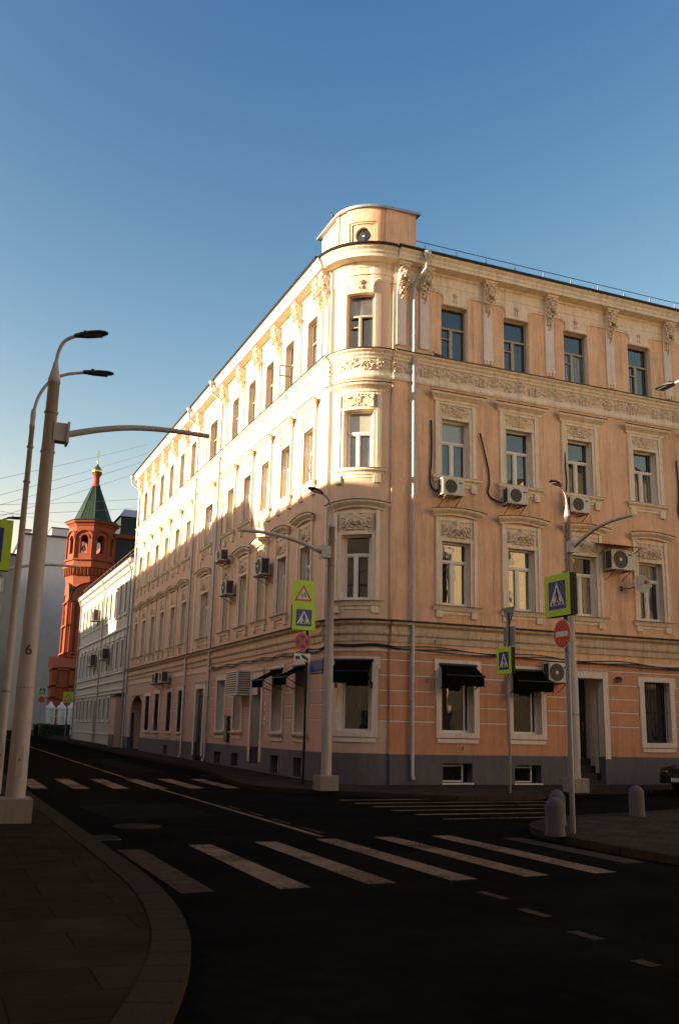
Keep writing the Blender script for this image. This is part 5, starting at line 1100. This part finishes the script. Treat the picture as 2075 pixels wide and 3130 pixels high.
for (x, y, w, axis) in ((CX+.2, by0, 2.3, 'x'), (bx0, CY-.4, 1.9, 'y')):
    n = 14; arc = [(-w*math.cos(PI*k/n), 15.2+2.1*math.sin(PI*k/n)**.9) for k in range(n+1)]
    f = (lambda a, z, d: (x+a, y+d, z)) if axis == 'x' else (lambda a, z, d: (x+d, y-a, z))
    vs = [f(a, z, -.12) for a, z in arc]+[f(a, z, 1.8) for a, z in arc]; m.add(vs, [tuple(range(n+1)), tuple(range(n+1, 2*n+2))], 'church_brick')
    vs = [f(a*1.06, z+.12, -.2) for a, z in arc]+[f(a*1.06, z+.12, 1.8) for a, z in arc]; m.add(vs, [(i, i+1, n+2+i, n+1+i) for i in range(n)], 'church_green')
    for rr_ in (1.5, 1.15):
        q = [(-rr_*math.cos(PI*k/n), 12.6+rr_*1.5*math.sin(PI*k/n)) for k in range(n+1)]
        vs = [f(a, z, -.16+.1*(rr_ < 1.3)-.05) for a, z in q]+[f(a*.9, (z-12.6)*.9+12.6, -.16+.1*(rr_ < 1.3)-.05) for a, z in q]; m.add(vs, [(i, i+1, n+2+i, n+1+i) for i in range(n)], 'church_brick')
    for s in ((-2.0, -1.3, 1.3, 2.35) if axis == 'x' else (-1.8, 1.8)): m.add([f(s-.18, 0, -.25), f(s+.18, 0, -.25), f(s+.18, 15.0, -.25), f(s-.18, 15.0, -.25), f(s-.18, 0, 0), f(s+.18, 0, 0), f(s+.18, 15.0, 0), f(s-.18, 15.0, 0)], [(0, 1, 2, 3), (0, 3, 7, 4), (1, 2, 6, 5), (2, 3, 7, 6)], 'church_brick')
    for s in (-.8, 0, .8): m.add([f(s-.14, 9.6, -.1), f(s+.14, 9.6, -.1), f(s+.14, 12.2, -.1), f(s-.14, 12.2, -.1)], [(0, 1, 2, 3)], 'black_metal')
for z in (8.9, 9.3, 12.4, 15.1): m.box(bx0-.3, bx1+.3, by0-.3, by1+.3, z, z+.16, 'church_brick')
PC(m, 'tower_body')
m = MB(); m.box(CX-3.7, CX+3.5, CY-5.4, CY-2.6, 0, 7.6, 'church_brick'); 
for z in (4.3, 5.5, 7.3): m.box(CX-3.9, CX+3.7, CY-5.6, CY-2.6, z, z+.18, 'church_brick')
for x in (-3.7, -1.9, 1.5, 3.2): m.box(CX+x-.05, CX+x+.4, CY-5.6, CY-5.3, 0, 7.6, 'church_brick')
for x in (-3.0, -.6): m.box(CX+x, CX+x+.9, CY-5.45, CY-5.38, 5.85, 7.0, 'church_brick')
m.add([(CX-3.9, CY-5.6, 7.6), (CX+3.7, CY-5.6, 7.6), (CX+3.7, CY-2.5, 8.9), (CX-3.9, CY-2.5, 8.9), (CX-3.9, CY-2.5, 7.6), (CX+3.7, CY-2.5, 7.6)], [(0, 1, 2, 3), (0, 3, 4), (1, 2, 5)], 'church_brick'); PC(m, 'porch')
m = MB(); nx0, nx1, ny0, ny1 = CX+3.0, CX+15, CY+2, CY+16; m.box(nx0, nx1, ny0, ny1, 0, 24.0, 'dark_roof_green'); m.box(nx0-.2, nx1, ny0-.3, ny1, 23.6, 24.1, 'church_brick')
PC(m, 'nave'); m = MB(); m.box(nx0+.5, nx0+3.8, ny0-.2, ny0+6, 24.1, 26.3, 'dark_roof_green'); m.add([(nx0+.2, ny0-.5, 26.3), (nx0+4.1, ny0-.5, 26.3), (nx0+4.1, ny0+6, 26.3), (nx0+.2, ny0+6, 26.3), (nx0+1.0, ny0+1, 27.5), (nx0+3.0, ny0+1, 27.5), (nx0+3.0, ny0+5, 27.5), (nx0+1.0, ny0+5, 27.5)], [(0, 1, 5, 4), (1, 2, 6, 5), (2, 3, 7, 6), (3, 0, 4, 7), (4, 5, 6, 7)], 'zinc_sheet'); PC(m, 'nave_roof')
# white gate pillars and dark hedge before the church
for k, (x, lb) in enumerate(((12.0, 'leftmost of three ornate white gate pillars before the church'), (13.15, 'middle one of three ornate white gate pillars before the church'), (14.2, 'rightmost of three ornate white gate pillars, next to the white house'))):
    y = 104.0; t = thing('gate_pillar', lb, 'gate pillar', (x*.965, y, gz(y)), 0, 'white gate pillars'); m = MB()
    m.box(-.4, .4, -.4, .4, 0, 2.7, 'old_white_trim')
    for s in (-.33, .33): m.lathe((s, -.42, 0), [(.11, 1.1), (.11, 1.5), (.15, 1.6), (.11, 1.7), (.11, 2.7)], 'old_white_trim', 8)
    for z in (1.0, 1.9, 2.7): m.box(-.5, .5, -.5, .5, z, z+.12, 'old_white_trim')
    m.build('shaft', t); m = MB(); m.lathe((0, 0, 2.8), [(.5, 0), (.42, .2), (.22, .38), (.12, .6), (0, .7)], 'old_white_trim', 8); m.build('cap', t)
m = MB(); H_ = []
for k in range(2600):
    x = rng.uniform(9.95, 11.5)*1.0; y = rng.uniform(92, 101); z = gz(y)+rng.uniform(.05, 1.25); an = rng.uniform(0, 2*PI); s = .09
    x = 10.0+rng.rand()*.5 if y < 99.3 else rng.uniform(9.6, 13.2)
    v = Vector((math.cos(an), math.sin(an), rng.uniform(-.6, .6)))*s; w_ = Vector((-math.sin(an), math.cos(an), rng.uniform(-.5, .9)))*s; p = Vector((x, y, z)); m.add([p-v, p+w_, p+v, p-w_], [(0, 1, 2, 3)], 'leaf')
m.box(9.7, 13.1, 99.5, 100.6, .4, 1.6, 'hedge'); m.box(10.1, 10.4, 92, 99.5, .4, 1.45, 'hedge')
m.build('hedge', label='low dark clipped hedge along the pavement before the church', cat='hedge', kind='stuff')

# ------------------------------------------------------------------ houses at the end of the street and around the crossing (they cast the shadows)
def house(name, label, x0, x1, y0, y1, h, wm, faces, ww=1.1, wh=1.7, sp=2.8, fl=3.4, first=1.2, roof='roof_dark', steps=()):
    t = thing(name, label, 'building', (x0, y0, 0)); inv = Matrix.Translation(-Vector((x0, y0, 0)))
    m = MB(); m.box(x0, x1, y0, y1, 0, h, wm)
    for (a, b, c, d, e) in steps: m.box(a, b, c, d, h, e, wm)
    o = m.build('wall', t); o.matrix_parent_inverse = inv
    m = MB(); m.box(x0-.3, x1+.3, y0-.3, y1+.3, h, h+.2, roof); 
    for (a, b, c, d, e) in steps: m.box(a-.1, b+.1, c-.1, d+.1, e, e+.15, roof)
    o = m.build('roof', t); o.matrix_parent_inverse = inv
    for f in faces:
        L = (y1-y0) if f in 'WE' else (x1-x0); n = int((L-1)/sp); nf = int((h-first-1)/fl)+0
        for i in range(n):
            for j in range(nf):
                if n*nf > 30 and (i+j) < 0: continue
                a = (L-n*sp)/2+sp*(i+.5); z = first+fl*j; mb = MB()
                def bx(a0, a1, z0, z1, d0, d1, mt):
                    if f == 'W': mb.box(x0-d1, x0-d0, y0+a0, y0+a1, z0, z1, mt)
                    if f == 'E': mb.box(x1+d0, x1+d1, y0+a0, y0+a1, z0, z1, mt)
                    if f == 'S': mb.box(x0+a0, x0+a1, y0-d1, y0-d0, z0, z1, mt)
                    if f == 'N': mb.box(x0+a0, x0+a1, y1+d0, y1+d1, z0, z1, mt)
                tm = 'far_wall_green' if wm == 'far_wall_green' else 'old_white_trim'; bx(a-ww/2-.12, a-ww/2, z-.1, z+wh+.1, -.02, .06, tm); bx(a+ww/2, a+ww/2+.12, z-.1, z+wh+.1, -.02, .06, tm); bx(a-ww/2, a+ww/2, z+wh, z+wh+.12, -.02, .06, tm); bx(a-ww/2, a+ww/2, z-.14, z, -.02, .12, tm)
                bx(a-.03, a+.03, z, z+wh, -.02, .03, 'sash_white'); bx(a-ww/2, a+ww/2, z, z+wh, -.05, .012, 'glass_dark')
                o = mb.build('window', t); o.matrix_parent_inverse = inv
    return t
house('apartment_house', 'plain pale grey blank walled apartment house behind the church tower', 9.9, 32, 140, 160, 27.9, 'far_wall', '', steps=((13.6, 32, 140, 160, 29.2), (9.9, 10.8, 140.3, 142, 28.6)))
house('apartment_house', 'greenish apartment house with dark windows behind the left lamp posts', 3.2, 8.1, 122, 139, 21.8, 'far_wall_green', 'S', sp=1.55, ww=.7, fl=3.2)
house('apartment_house', 'low cream house west of the street, outside the photo', -60, -3, 28, 37.5, 12.9, 'cream_house', 'E', sp=3.6)
house('apartment_house', 'lower cream house at the crossing, outside the photo', -60, -3, 8, 28, 12.6, 'cream_house', 'ES', sp=3.6)
house('apartment_house', 'small courtyard house west of the street, outside the photo', -20, -3, 37.5, 39.95, 11.7, 'cream_house', '')
house('apartment_house', 'long cream house west of the street, outside the photo', -20, -3, 39.95, 70.5, 14.3, 'cream_house', 'E', sp=3.6)
house('apartment_house', 'low link building west of the street, outside the photo', -20, -3, 70.5, 74.5, 11.2, 'cream_house', '')
house('apartment_house', 'farthest cream house west of the street, outside the photo', -20, -3, 74.5, 118, 12.6, 'cream_house', '')
house('apartment_house', 'yellow sunlit house south east of the crossing, outside the photo', 30, 55, -38, 15, 15.8, 'yellow_house', 'WN', sp=3.4)
house('apartment_house', 'unseen brown house behind the camera, added to darken the ground', -45, 14, -34, -8, 22, 'brown_blocker', 'N', sp=3.8)  # added unseen block, tall enough to keep skylight off the near ground

# ------------------------------------------------------------------ overhead wires
def wire(a, b, sag, label):
    a, b = Vector(a), Vector(b); pts = [a.lerp(b, k/16)-Vector((0, 0, sag*4*(k/16)*(1-k/16))) for k in range(17)]; m = MB(); m.tube(pts, .010, 'rope_wire', 4); m.build('overhead_wire', label=label, cat='wire', group='wires across the street')
wire((-3.00, 36.35, 8.92), (17.00, 90.24, 28.70), .12, 'topmost wire rising steeply to the right above the church cross')
wire((-3.00, 36.16, 8.00), (17.00, 89.91, 27.69), .12, 'second wire from the top, passing just above the golden dome')
wire((-3.00, 36.08, 7.52), (17.00, 89.67, 26.92), .12, 'third wire from the top, crossing behind the golden dome')
wire((-3.00, 26.23, 5.21), (17.00, 89.35, 25.93), .12, 'short wire starting right of the thick lamp post towards the white house')
wire((-3.00, 43.06, 10.41), (11.40, 62.30, 16.49), .12, 'upper of two nearly level wires crossing the green tent roof')
wire((-3.00, 43.09, 9.96), (11.40, 62.07, 15.84), .12, 'lower of two nearly level wires crossing the green tent roof')
wire((-3.00, 16.05, 5.59), (14.00, 126.53, 27.36), .12, 'faint wire falling to the right below the level wires')
#--TAIL
